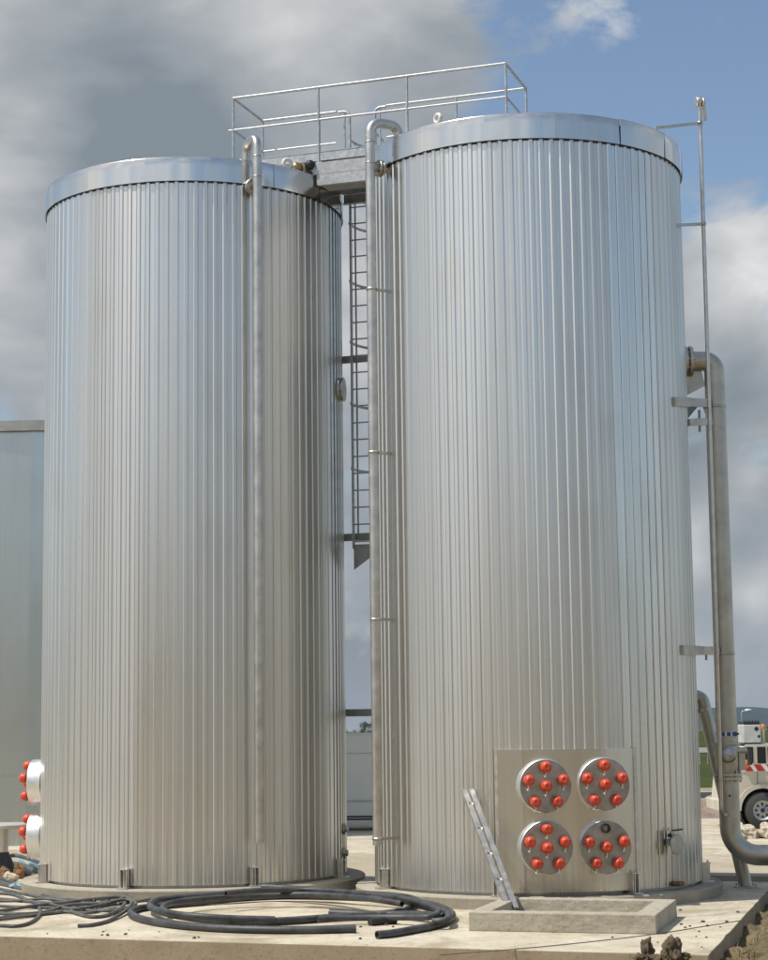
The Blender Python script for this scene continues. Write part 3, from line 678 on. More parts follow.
# ------------------------------------------------------------------ concrete trough with a cable ladder leaning out of it
f0, f1 = V((0.996, 24.05, 0)), V((3.249, 23.40, 0)); uu = (f1 - f0).normalized(); vv = V((0.272, 0.962, 0)).normalized(); Lb = (f1 - f0).length; Db = 2.06; th = 0.24; zt2 = 0.065
def quad(a, b_, c, d_): return [f0 + uu * a + vv * c, f0 + uu * b_ + vv * c, f0 + uu * b_ + vv * d_, f0 + uu * a + vv * d_]
k = MB(); O = quad(0, Lb, 0, Db); I = quad(th, Lb - th - .03, th, Db - th)
vs = [V((p.x, p.y, zz_)) for zz_ in (SZ - 0.002, zt2) for p in O] + [V((p.x, p.y, zz_)) for zz_ in (zt2, -0.10) for p in I]
vs = [p + V((mnoise.noise(p * 3) * .012, mnoise.noise(p * 3 + V((9, 0, 0))) * .012, 0)) for p in vs]
k.add(vs, [(i, (i + 1) % 4, 4 + (i + 1) % 4, 4 + i) for i in range(4)] + [(4 + i, 4 + (i + 1) % 4, 8 + (i + 1) % 4, 8 + i) for i in range(4)] + [(8 + i, 8 + (i + 1) % 4, 12 + (i + 1) % 4, 12 + i) for i in range(4)] + [(12, 13, 14, 15), (3, 2, 1, 0)])
tr = k.build('concrete_trough', 'trough'); bevel(tr, 0.014, 3)
md = tr.modifiers.new('subdivide', 'SUBSURF'); md.subdivision_type = 'SIMPLE'; md.levels = md.render_levels = 5
tx = bpy.data.textures.new('chipped', 'CLOUDS'); tx.noise_scale = 0.10
md = tr.modifiers.new('chips', 'DISPLACE'); md.texture = tx; md.strength = 0.016; md.mid_level = 0.5; md.texture_coords = 'LOCAL'
tag(tr, 'shallow open concrete trough on the slab in front of the right tank', 'trough')
B0 = aty(511, 909, 25.35); T0 = aty(466.5, 790, 26.84)
t_ = (T0 - B0).normalized(); r_ = V((t_.y, -t_.x, 0)).normalized(); r_ = r_ if r_.x > 0 else -r_; n_ = t_.cross(r_).normalized(); n_ = -n_ if n_.y > 0 else n_
cl = thing('cable_ladder', 'short narrow aluminium ladder leaning from the concrete trough against the right tank', 'ladder', B0)
Ll = (T0 - B0).length; sep = 0.108
for s_, dl in ((0, 0), (1, 0.02)):
    a = B0 + r_ * (sep * s_ - 0.03); k = MB()
    k.box(a + t_ * (Ll / 2 + dl), (Ll, 0.075, 0.006), t_, r_, n_); k.box(a + t_ * (Ll / 2 + dl) + r_ * (0.0345 if s_ == 0 else 0.0345) - n_ * 0.042, (Ll, 0.006, 0.078), t_, r_, n_); k.box(a + t_ * (Ll / 2 + dl) - r_ * 0.0345 - n_ * 0.022, (Ll, 0.006, 0.038), t_, r_, n_)
    rl = k.build('rail', 'alu', cl)
    if s_ == 0:
        k = MB()
        for q in range(5): p = a + t_ * (0.05 + q * 0.375 * Ll / 1.75) + n_ * 0.003; k.cyl(p - n_ * 0.002, p + n_ * 0.003, 0.013, 10)
        k.build('bolt_hole', 'black', rl)
for q in range(5):
    p = B0 + t_ * (0.08 + q * 0.375 * Ll / 1.75) - n_ * 0.05; k = MB(); k.box(p + r_ * (sep / 2 - 0.03), (0.035, sep, 0.03), t_, r_, n_); k.build('rung', 'alu', cl)

# ------------------------------------------------------------------ hoses and cables
def px_path(L, zbase): return [onz(x, y, zbase + (q[0] if q else 0)) for (x, y, *q) in L]
h1 = [(377, 935), (392, 933.5), (412, 930), (436, 925), (451, 918, .01), (450, 912, .02), (437, 906, .03), (415, 902, .05), (380, 899, .06), (330, 897, .04), (280, 896.5, .02), (235, 899, .02), (195, 903), (160, 906, .0), (137, 909), (131, 914), (145, 920), (175, 925), (220, 928.5), (270, 930), (310, 930), (356, 929)]
h2 = [(444, 917, .05), (425, 915, .04), (385, 914.5), (340, 917), (300, 920), (260, 922), (225, 921.5), (185, 917, .02), (158, 911, .05), (150, 905, .06), (160, 900, .06), (190, 897, .07), (230, 894, .08), (275, 891.5, .09), (320, 891.5, .10), (360, 894, .11), (395, 896, .12), (412, 899, .12), (419, 903, .11), (412, 908, .07), (398, 912, .03), (372, 914.5, .0), (330, 913)]
h3 = [(262, 887, .16), (290, 888.5, .15), (330, 892, .15), (372, 897, .17), (405, 901, .15), (428, 908, .1), (446, 913, .08), (447, 920, .06), (432, 922, .04)]
h4 = [(150, 912, .06), (162, 908, .08), (190, 912, .05), (235, 917, .03), (262, 918, .01), (300, 917.5, .01)]
h5 = [(226, 893.5, .20), (262, 890.5, .20), (310, 890, .19), (358, 893.5, .20), (398, 898, .19), (424, 904, .15), (438, 911, .10), (430, 917, .07), (400, 917.5, .04), (355, 918, .03), (318, 919.5, .03)]
h6 = [(275, 919.5, .03), (235, 918.5, .05), (200, 916.5, .08), (176, 914, .09), (163, 910, .10), (168, 904, .11), (196, 899.5, .11), (245, 896, .11), (300, 894.5, .13), (345, 896.5, .15), (378, 900, .17), (402, 904, .15)]
def hose(path, r, zb, label, grp=None, mat='hose', name='hose', cat='hose', n=12):
    pts = spline(px_path(path, zb), 8); o = MB(); o.tube(pts, r, n, caps=False)
    for e0, e1 in ((pts[0], pts[1]), (pts[-1], pts[-2])):          # open cut ends
        o.lathe([(r, 0), (r * .72, -0.001), (r * .70, r * 3), (0.0005, r * 3.2)], e0, e1 - e0, n, False)
    ob = o.build(name, mat); tag(ob, label, cat, grp); return ob
hose(h1, 0.050, SZ + 0.05, 'outermost loop of thick black hose on the slab, both cut ends at the front', 'thick black hoses coiled on the slab')
hose(h2, 0.050, SZ + 0.055, 'inner coil of thick black hose lying on the slab between trough and left tank', 'thick black hoses coiled on the slab')
hose(h3, 0.048, SZ + 0.055, 'thick black hose lying over the back of the coil, nearest the tanks', 'thick black hoses coiled on the slab')
hose(h5, 0.042, SZ + 0.055, 'slimmer black hose looped over the right half of the coil', 'thick black hoses coiled on the slab')
hose(h6, 0.042, SZ + 0.055, 'slimmer black hose bent round the left end of the coil', 'thick black hoses coiled on the slab')
k = MB(); cpos = [onz(370, 922, SZ + .05), onz(395, 920, SZ + .05)]; k.tube([cpos[0], (cpos[0] + cpos[1]) / 2, cpos[1]], [0.06, 0.055, 0.06], 12)
tag(k.build('hose_coupling', 'black'), 'short black hose coupling lying among debris inside the hose coil', 'coupling')
cables = [
 [(-30, 879), (0, 884), (30, 891), (60, 896), (95, 899), (130, 902, .02), (150, 899, .05)],
 [(-30, 900), (10, 901), (45, 899, .03), (75, 903), (98, 909), (88, 913), (60, 912), (30, 916), (-10, 921)],
 [(50, 904, .04), (72, 909, .03), (95, 906, .05), (122, 900, .07), (136, 903, .04), (128, 909), (112, 913)],
 [(-30, 924), (0, 925.5), (18, 926), (32, 921.5), (40, 914), (39, 907)],
 [(-30, 921), (0, 918), (35, 915), (62, 912), (92, 908), (118, 902)],
 [(-30, 914), (0, 911), (40, 905, .03), (70, 902, .05), (100, 898.5, .05), (122, 897, .05), (130, 900, .05), (131, 905, .04), (124, 912, .02), (108, 921), (92, 925), (78, 926)],
 [(-25, 866), (0, 878, .02), (28, 888), (55, 898), (85, 907), (110, 911)],
 [(-30, 884), (0, 889), (40, 897), (80, 903, .02), (120, 904, .03)],
 [(-30, 896), (0, 899), (48, 903), (95, 905, .03), (116, 901, .05), (124, 898, .06)],
 [(66, 908, .02), (78, 914), (93, 917), (108, 915), (121, 908, .02), (126, 902, .03)],
 [(-30, 904), (0, 906), (50, 908), (100, 911, .01), (125, 909, .02)],
 [(-30, 873), (5, 883), (35, 893), (60, 899, .02), (95, 901, .03)],
 [(-30, 909), (10, 914), (45, 912), (70, 905, .05), (110, 903, .06)],
 [(-30, 893), (10, 894), (30, 901), (50, 906), (75, 909, .02), (140, 901, .03), (172, 898, .05)],
]
for c in cables:
    hose(c, random.uniform(0.020, 0.027), SZ + 0.026, 'thin black cable in the tangle strewn over the slab beside the left tank', 'thin black cables strewn on the slab', 'cable', 'cable', 'cable', 8)
for c in ([(-20, 861), (0, 858.5), (14, 855.5), (26, 858), (44, 864)], [(-20, 866), (0, 864.5), (18, 864), (30, 869), (44, 875)], [(-20, 868), (5, 870), (20, 872), (44, 878)]):
    hose(c, 0.04, SZ + 0.05, 'thicker black cable running behind the left tank plinth', 'black cables behind the left tank', 'cable', 'cable', 'cable', 8)
hose([(440, 955), (505, 950), (560, 945), (620, 938.5), (670, 932), (700, 927), (745, 920)], 0.0055, SZ + 0.007, 'thin grey cord stretched across the front corner of the slab', None, 'cord', 'cord', 'cord', 6)

# ------------------------------------------------------------------ the left edge: a third tank, a pedestal, odds and ends
c3 = V((-9.0, 54.0, 0)); r3 = 6.6
t3 = thing('flat_sided_tank', 'wide low tank of dull flat metal sheets at the left edge', 'tank', (c3.x, c3.y, GZ))
zt3 = aty(20, 431, 47.4).z; k = MB(); NS = 44; rnd = random.Random(5)
levels = [GZ, 1.2, 4.62, zt3]
for j in range(3):
    for i in range(NS):
        a0 = 2 * pi * (i + 0.5 * (j % 2) * 0) / NS; a1 = a0 + 2 * pi / NS; rr0 = r3 - 0.03 * j + rnd.uniform(-.01, .01)
        sh = rnd.random(); vs = []
        for zz_ in (levels[j], levels[j + 1] + 0.02):
            for q in range(4):
                a = a0 + (a1 - a0) * q / 3; rq = rr0 + (0.03 if q in (0,) else 0); vs.append((c3.x + rq * cos(a), c3.y + rq * sin(a), zz_))
        k.add(vs, [(q, q + 1, q + 5, q + 4) for q in range(3)], True, sh)
k.build('wall', 'far_clad', t3)
k = MB(); k.lathe([(r3 + .01, zt3), (r3 + .10, zt3), (r3 + .10, zt3 + .26), (r3 - .2, zt3 + .27)], c3, n=112, smooth=False); k.lathe([(r3, zt3 + .2), (0.01, zt3 + .5)], c3, n=72); k.build('roof_edge', simple('tan_edging', (0.40, 0.39, 0.36), 0.5, 0.6), t3)

pb = onz(6, 862, GZ + 0.0); pb = V((aty(4, 845, 33.5).x, 33.5, GZ))
pd = thing('pedestal_valve', 'dark stemmed pedestal with a wide pale round top plate beside the left tank', 'valve', pb)
ztp = aty(4, 826, 33.5).z
k = MB(); k.disc(pb + V((0, 0, ztp - GZ - 0.03)), V((0, 0, 1)), 0.50, 0.07, 40, 0.015); k.build('top_plate', simple('dull_white_plastic', (0.42, 0.41, 0.37), 0.6), pd)
k = MB(); k.cyl(pb, pb + V((0, 0, ztp - GZ - 0.03)), 0.075, 14); k.build('stem', 'steel_dark', pd)
k = MB(); k.lathe([(0.30, 0.0), (0.28, 0.35), (0.20, 0.45), (0.16, 0.60), (0.10, 0.72), (0.09, 0.76)], pb, n=14, smooth=False); k.box(pb + V((0.15, -0.1, 0.42)), (0.3, 0.12, 0.1)); k.box(pb + V((0.1, -0.16, 0.25)), (0.5, 0.1, 0.16)); k.build('housing', 'black', pd)

def lump(p, r, seed, mat, name, label, cat, grp=None, sub=3, squash=0.75, amp=0.5):
    bm = bmesh.new(); bmesh.ops.create_icosphere(bm, subdivisions=sub, radius=1.0)
    me = bpy.data.meshes.new(name)
    for vv_ in bm.verts:
        q = vv_.co.copy(); f = 1 + amp * mnoise.fractal(q * 1.3 + V((seed * 7.1, seed, 0)), 1.0, 2.0, 5)
        vv_.co = V((q.x * r[0] * f, q.y * r[1] * f, q.z * r[2] * f))
    bm.to_mesh(me); bm.free()
    me.materials.append(M[mat]); o = bpy.data.objects.new(name, me); COL.objects.link(o); o.location = p
    return tag(o, label, cat, grp)
lump(onz(4, 875, SZ + .08), (0.10, 0.09, 0.12), 1, 'rust', 'stone', 'brown lump lying leftmost among the cables beside the left tank', 'stone', 'lumps beside the left tank')
lump(onz(19, 873, SZ + .10), (0.09, 0.08, 0.15), 2, 'rust', 'stone', 'tall brown lump standing among the cables nearest the left tank plinth', 'stone', 'lumps beside the left tank')
lump(onz(11, 878, SZ + .06), (0.11, 0.1, 0.09), 3, 'slab', 'stone', 'pale lump lying between the two brown lumps beside the left tank', 'stone', 'lumps beside the left tank')
def sheet_cloth(p, sx_, sy_, h, mat, name, label):
    k = MB(); n1_ = 14; vs = []
    for j in range(n1_ + 1):
        for i in range(n1_ + 1):
            x, y = (i / n1_ - .5) * sx_, (j / n1_ - .5) * sy_
            vs.append(V(p) + V((x, y, 0.012 + h * abs(mnoise.fractal(V((x * 4, y * 4, 2)), 1, 2, 3)))))
    k.add(vs, [(j * (n1_ + 1) + i, j * (n1_ + 1) + i + 1, (j + 1) * (n1_ + 1) + i + 1, (j + 1) * (n1_ + 1) + i) for j in range(n1_) for i in range(n1_)], True)
    o = k.build(name, mat); md = o.modifiers.new('thickness', 'SOLIDIFY'); md.thickness = 0.006
    return tag(o, label, 'tarpaulin')
p = onz(34, 860, GZ); sheet_cloth(V((p.x - 0.1, min(p.y, 38), GZ)), 1.6, 4.5, 0.30, 'tarp', 'tarpaulin', 'crumpled pale blue tarpaulin lying on the ground behind the left tank')
p = onz(18, 888, SZ); sheet_cloth(V((p.x, p.y, SZ)), 0.22, 0.4, 0.10, 'tarp', 'tarpaulin', 'small pale blue plastic scrap among the cables in front of the left tank')

# ------------------------------------------------------------------ foreground right: soil and dry grass
def soil_sheet(name, x0, x1, y0, y1, hf, mat, nx, ny):
    k = MB(); vs = []
    for j in range(ny + 1):
        for i in range(nx + 1):
            x = x0 + (x1 - x0) * i / nx; y = y0 + (y1 - y0) * j / ny; vs.append((x, y, hf(x, y)))
    k.add(vs, [(j * (nx + 1) + i, j * (nx + 1) + i + 1, (j + 1) * (nx + 1) + i + 1, (j + 1) * (nx + 1) + i) for j in range(ny) for i in range(nx)], True)
    return k.build(name, mat)
def edge_x(y): return 3.54 + (y - 21.35) * 0.2848
def soil_h(x, y):
    d = x - edge_x(y); f = max(0, min(1, (d + 0.05) / 0.5)); f2 = max(0, min(1, (12 - d) / 5)) * max(0, min(1, (y - 20) / 1.5)) * max(0, min(1, (31.5 - y) / 2))
    hgt = (0.12 + 0.22 * min(1, max(0, d) / 1.5)) * f2
    return GZ - 0.03 + hgt + f2 * (0.15 * mnoise.fractal(V((x * 2.2, y * 2.2, 4)), 1, 2, 6) + 0.06 * mnoise.fractal(V((x * 6, y * 6, 9)), 1, 2, 3))
tag(soil_sheet('soil_bank', 3.3, 17, 19.5, 32, soil_h, 'soil', 190, 170), kind='structure')
k = MB(); rnd = random.Random(21)
tufts = [(edge_x(y_) + 0.25 + rnd.random() ** 1.5 * 3.0, y_) for y_ in [rnd.uniform(21.3, 30) for _ in range(80)]]
for (tx_, ty_) in tufts:
    if mnoise.noise(V((tx_ * 1.1, ty_ * 1.1, 0))) < -0.12: continue
    for _ in range(16):
        x = tx_ + rnd.gauss(0, 0.07); y = ty_ + rnd.gauss(0, 0.07); zz_ = soil_h(x, y) - 0.01; hgt = rnd.uniform(0.05, 0.17); a = rnd.uniform(0, 2 * pi); lean = rnd.uniform(0.02, 0.12); wd = 0.006
        s_ = V((-sin(a), cos(a), 0)) * wd; b0 = V((x, y, zz_)); m1 = b0 + V((cos(a) * lean * .4, sin(a) * lean * .4, hgt * .6)); t1 = b0 + V((cos(a) * lean, sin(a) * lean, hgt))
        k.add([b0 - s_, b0 + s_, m1 + s_ * .7, m1 - s_ * .7, t1], [(0, 1, 2, 3), (3, 2, 4)], False, rnd.random())
tag(k.build('dry_grass', 'dry'), 'sparse dry grass growing on the soil beside the slab', 'grass', kind='stuff')
# clods heaped in front of the slab's right corner
for i, (px_, py_, rr_, lb) in enumerate(((647.5, 951.5, (0.065, 0.08, 0.135), 'left one of two lumps of dry earth in front of the slab corner'), (673, 951.5, (0.095, 0.09, 0.14), 'right one of two lumps of dry earth in front of the slab corner'))):
    p = aty(px_, py_, 21.2 - 0.3 * i); lump(p, rr_, 11 + i, 'clod', 'earth_clod', lb, 'earth clod', 'earth clods at the slab corner', 4, 1, 0.75)
for i, (px_, py_, r0_) in enumerate(((655, 958, .05), (661, 959, .06), (640, 957, .05), (685, 957, .06), (665, 956, .035))):
    p = aty(px_, py_, 21.1 - 0.05 * i); lump(p, (r0_ * 1.2, r0_, r0_ * .8), 50 + i, 'clod', 'earth_clod', 'small earth crumb at the foot of the two upright lumps', 'earth clod', 'small clods at the slab corner', 3, 1, .6)
def heap_h(x, y):
    q = ((x - 3.0) / 0.75) ** 2 + ((y - 21.15) / 0.55) ** 2
    return GZ - 0.03 + 0.24 * max(0, 1 - q) + (0.06 * mnoise.fractal(V((x * 5, y * 5, 1)), 1, 2, 5) if q < 1 else 0)
tag(soil_sheet('soil_heap', 2.2, 3.8, 20.5, 21.8, heap_h, 'clod', 50, 40), kind='structure')
# crumbs of concrete and soil on the slab
rnd = random.Random(4)
cr = []
for _ in range(60):
    x = rnd.gauss(3.7, 0.55); y = rnd.gauss(24.0, 1.0)
    if rnd.random() < 0.35: x, y = rnd.uniform(-4.5, 0.6), rnd.uniform(23.2, 25)
    p = V((x, y, SZ))
    if x > edge_x(y) - .1 or y < 21.6 + (3.54 - x) * 0.33: continue
    if (0.9 < x < 3.7 and 23.2 < y < 25.9): continue
    cr.append(p)
for i, p in enumerate(cr):
    s_ = rnd.uniform(0.008, 0.022); lump(p + V((0, 0, s_ * 0.5)), (s_ * 1.3, s_, s_ * 0.8), i, 'clod', 'crumb', 'small crumb of earth scattered on the pale slab', 'crumb', 'earth crumbs on the slab', 1, 1, 0.4)

# ------------------------------------------------------------------ vehicles behind
def wheel(parent, c, r, w, side=-1):
    k = MB(); k.lathe([(r * .56, -w / 2), (r * .93, -w / 2), (r, -w * .36), (r, w * .36), (r * .93, w / 2), (r * .56, w / 2)], c, V((0, 1, 0)), 32)
    wh = k.build('tyre', 'tyre', parent)
    k = MB(); k.lathe([(0.001, -w * .30), (r * .16, -w * .32), (r * .2, -w * .22), (r * .42, -w * .18), (r * .5, -w * .42), (r * .575, -w * .46), (r * .575, w * .4)], c, V((0, 1, 0)), 28)
    rm = k.build('rim', 'galv', parent)
    for i in range(8):
        k = MB(); q = c + V((r * .34 * cos(i * pi / 4), -w * .205, r * .34 * sin(i * pi / 4))); k.cyl(q, q - V((0, w * 0.06, 0)), r * .065, 10); k.build('rim_hole', 'black', rm)
    k = MB(); k.cyl(c - V((0, w * .30, 0)), c - V((0, w * .345, 0)), r * .13, 14)
    k.build('hub_cap', 'black', rm)
TY = 51.0
tx0 = aty(725, 806, TY).x; wx = aty(762.5, 812, TY).x; kx = 0.02716
tk = thing('truck', 'off-white lorry with red and white striped cab, half hidden behind the thick pipe', 'truck', (tx0, TY, GZ))
def zy(py): return aty(755, py, TY).z
wr = 0.485; wc = V((wx, TY + 0.05, GZ + wr))
# cab side outline with the wheel arch cut out, extruded across
roof = zy(744.5); sill = zy(769); arch = [(wx + 0.66 * cos(a), GZ + wr + 0.66 * sin(a)) for a in [pi - i * pi / 14 for i in range(15)]]
ol = [(tx0 + 0.02, GZ + 0.42), (tx0, GZ + 0.75), (tx0 + .10, sill), (tx0 + .52, roof - .08), (tx0 + .62, roof), (tx0 + 2.25, roof), (tx0 + 2.25, GZ + 0.55)]
ol2 = ol[:-1] + [(tx0 + 2.25, GZ + 0.62), (wx + 0.66, GZ + 0.62)] + [p for p in arch[::-1] if p[1] > GZ + 0.62] + [(wx - 0.66, GZ + 0.5)]
k = MB(); vs = [V((p[0], yy, p[1])) for yy in (TY - 0.05, TY + 2.1) for p in ol2]; n_ = len(ol2)
k.add(vs, [list(range(n_))[::-1], list(range(n_, 2 * n_))] + [(i, (i + 1) % n_, n_ + (i + 1) % n_, n_ + i) for i in range(n_)])
bevel(k.build('cab', 'cream', tk), 0.03)
def panel(xa, xb, ya, yb, mat, nm, dep=0.012, par=tk, slope=0):
    k = MB(); x0_, x1_ = aty(xa, ya, TY).x, aty(xb, ya, TY).x; z0_, z1_ = zy(yb), zy(ya)
    f = TY - 0.05 - dep; vs = [V((x0_ - slope, f, z0_)), V((x1_, f, z0_)), V((x1_, f, z1_)), V((x0_, f, z1_))]; vs += [q + V((0, dep + .004, 0)) for q in vs]
    k.add(vs, [(0, 1, 2, 3), (7, 6, 5, 4), (0, 4, 5, 1), (1, 5, 6, 2), (2, 6, 7, 3), (3, 7, 4, 0)]); return k.build(nm, mat, par)
panel(743, 752.5, 747, 763, 'glass', 'window'); panel(756.5, 765, 747, 763.5, 'glass', 'window'); panel(767, 778, 747, 763.5, 'glass', 'window')
w_ = panel(741, 800, 764, 771.5, 'white', 'stripe_panel', 0.02)
for x_ in (742, 754, 766.5, 779):
    k = MB(); z0_, z1_ = zy(771.2), zy(764.3); xa = aty(x_, 768, TY).x; f = TY - 0.05 - 0.026
    vs = [V((xa + .10, f, z0_)), V((xa + .30, f, z0_)), V((xa + .17, f, z1_)), V((xa - .03, f, z1_))]; vs += [q + V((0, .01, 0)) for q in vs]
    k.add(vs, [(0, 1, 2, 3), (7, 6, 5, 4), (0, 4, 5, 1), (1, 5, 6, 2), (2, 6, 7, 3), (3, 7, 4, 0)]); k.build('red_stripe', 'red', w_)
k = MB()
for i in range(22):
    a0, a1 = pi * i / 22, pi * (i + 1) / 22
    for (ra, rb_) in ((0.585, 0.70),):
        vs = []
        for yy in (TY - 0.12, TY + 0.25):
            vs += [V((wx + ra * cos(a0), yy, GZ + wr + ra * sin(a0))), V((wx + rb_ * cos(a0), yy, GZ + wr + rb_ * sin(a0))), V((wx + rb_ * cos(a1), yy, GZ + wr + rb_ * sin(a1))), V((wx + ra * cos(a1), yy, GZ + wr + ra * sin(a1)))]
        k.add(vs, [(0, 1, 2, 3), (7, 6, 5, 4), (0, 3, 7, 4), (1, 5, 6, 2)])
k.build('mudguard', 'cream', tk)
k = MB(); k.lathe([(0.59, -0.1), (0.59, 0.5), (0.01, 0.5)], wc, V((0, 1, 0)), 32); k.build('wheel_well', 'vandark', tk)
wheel(tk, wc, wr, 0.30)
k = MB(); k.box((tx0 - 0.05, TY + 1.0, GZ + 0.62), (0.22, 2.1, 0.30)); bevel(k.build('bumper', 'cream', tk), 0.03)
k = MB(); x_ = aty(758, 790, TY).x; k.box((aty(757.5, 790, TY).x, TY - 0.056, GZ + 1.35), (0.012, 0.01, 0.5)); k.box((aty(770, 790, TY).x, TY - 0.056, GZ + 1.35), (0.012, 0.01, 0.5)); k.build('door_gap', 'vandark', tk)
# load bed and chassis
k = MB(); k.box((tx0 + 4.9, TY + 1.0, GZ + 0.70), (5.3, 0.9, 0.22)); k.build('chassis', 'vandark', tk)
k = MB(); k.box((tx0 + 5.0, TY + 1.03, GZ + 1.25), (5.0, 2.2, 0.75)); bevel(k.build('load_bed', 'cream', tk), 0.03)
wheel(tk, V((tx0 + 5.9, TY + 0.05, GZ + wr)), wr, 0.30)
# box on the cab roof
xa, xb = aty(743.5, 735, TY).x, aty(761.5, 735, TY).x; zb_, zt_ = zy(743.5), zy(724.5)
k = MB(); k.box(((xa + xb) / 2, TY + 0.45, (zb_ + zt_) / 2), (xb - xa, 0.8, zt_ - zb_)); rbx = bevel(k.build('roof_box', simple('pale_grey_box', (0.50, 0.52, 0.50), 0.45), tk), 0.03)
k = MB(); k.box(((xa + xb) / 2, TY + 0.45, zt_ + 0.035), (xb - xa - .06, 0.78, 0.08)); k.box(((xa + xb) / 2, TY + 0.45, zb_ - 0.02), (xb - xa + 0.01, 0.82, 0.07))
for q in range(6): k.box((xa + 0.06 + q * (xb - xa - .12) / 5, TY + 0.10, zt_ + 0.085), (0.03, 0.03, 0.05))
k.cyl((xb - .12, TY + 0.046, zt_ - .12), (xb - .12, TY + 0.05, zt_ - .12), 0.06, 12); k.cyl((xb - .06, TY + 0.046, zt_ - .32), (xb - .06, TY + 0.05, zt_ - .32), 0.04, 12); k.build('box_trim', 'black', rbx)
k = MB(); k.lathe([(0.06, 0), (0.06, .08), (0.04, .12), (.001, .13)], V((aty(766, 727, TY).x, TY + 0.4, zt_ - .12)), n=14); k.build('beacon', 'orange', tk)
k = MB(); k.cyl((aty(766, 727, TY).x, TY + 0.4, roof), (aty(766, 727, TY).x, TY + 0.4, zt_ - .11), 0.03, 8); k.build('beacon_post', 'white', tk)
k = MB(); k.lathe([(0.10, -.05), (0.12, 0), (.1, .04), (.001, .06)], V((aty(745, 767, TY).x, TY - 0.14, zy(764))), V((0, -1, 0)), 14); k.build('side_lamp', 'orange', tk)
k = MB(); k.box((aty(747.5, 757, TY).x, TY - 0.28, zy(757)), (0.10, 0.24, 0.40)); k.cyl((aty(747.5, 757, TY).x, TY - 0.2, zy(750)), (aty(748, 757, TY).x, TY, zy(750)), 0.018, 6); bevel(k.build('mirror', 'black', tk), 0.02)

# white van in the gap between the tanks
VYY = 52.0; vz1 = aty(358, 733, VYY).z; vx = aty(355, 780, VYY).x; hv = vz1 - GZ
vn = thing('van', 'white high-roofed van standing in the gap between the two tanks', 'van', (vx, VYY, GZ))
prof = [(-3.0, .35), (-3.02, .7), (-2.95, 1.5), (-2.75, hv - .25), (-2.6, hv - .02), (1.2, hv), (1.6, hv - .12), (2.25, 1.45), (3.1, 1.15), (3.25, .85), (3.2, .35)]
k = MB(); ny_ = [(0.0, 0.06), (0.0, 0.0)]; secs = [(0.06, 0.07), (0.0, 0.0), (2.0, 0.0), (1.94, 0.07)]
n_ = len(prof)
lay = []
for (yy, ins) in ((0.05, 0.06), (0.0, 0.0), (1.98, 0.0), (1.93, 0.06)):
    lay.append([V((vx + p[0] * (1 - ins * .12), VYY + yy + (0.14 * max(0, (p[1] - 1.2) / 1.5) * (1 if yy < 1 else -1)), GZ + p[1] - ins * (1 if p[1] > 1 else -.3))) for p in prof])
vs = [p for L_ in lay for p in L_]
k.add(vs, [list(range(n_))[::-1], [3 * n_ + i for i in range(n_)]] + [(j * n_ + i, j * n_ + (i + 1) % n_, (j + 1) * n_ + (i + 1) % n_, (j + 1) * n_ + i) for j in range(3) for i in range(n_)])
bevel(k.build('body', simple('shaded_white_paint', (0.50, 0.52, 0.49), 0.4, 0.0, 0.06, 1.0), vn), 0.03)  # white paint greyed to carry the dim light on the van's side
def vpan(x0_, x1_, z0_, z1_, mat, nm, d_=0.008):
    k = MB()
    yf = lambda zq: VYY + 0.05 + 0.14 * max(0, (zq - 1.2) / 1.5) - d_
    vs = [V((vx + x0_, yf(z0_), GZ + z0_)), V((vx + x1_, yf(z0_), GZ + z0_)), V((vx + x1_, yf(z1_), GZ + z1_)), V((vx + x0_, yf(z1_), GZ + z1_))]; vs += [q + V((0, .02, 0)) for q in vs]
    k.add(vs, [(0, 1, 2, 3), (7, 6, 5, 4), (0, 4, 5, 1), (1, 5, 6, 2), (2, 6, 7, 3), (3, 7, 4, 0)]); return k.build(nm, mat, vn)
vpan(-2.7, 1.5, hv - .56, hv - .55, 'galv_dark', 'seam'); vpan(-2.9, 3.0, .80, .84, 'galv_dark', 'trim_strip', .02); vpan(-2.9, 3.1, .30, .42, 'vandark', 'sill', .015)
vpan(1.35, 2.2, 1.42, 2.0, 'glass', 'window')
for x_ in (-1.9, 2.2): wheel(vn, V((vx + x_, VYY + 0.08, GZ + 0.33)), 0.33, 0.22)

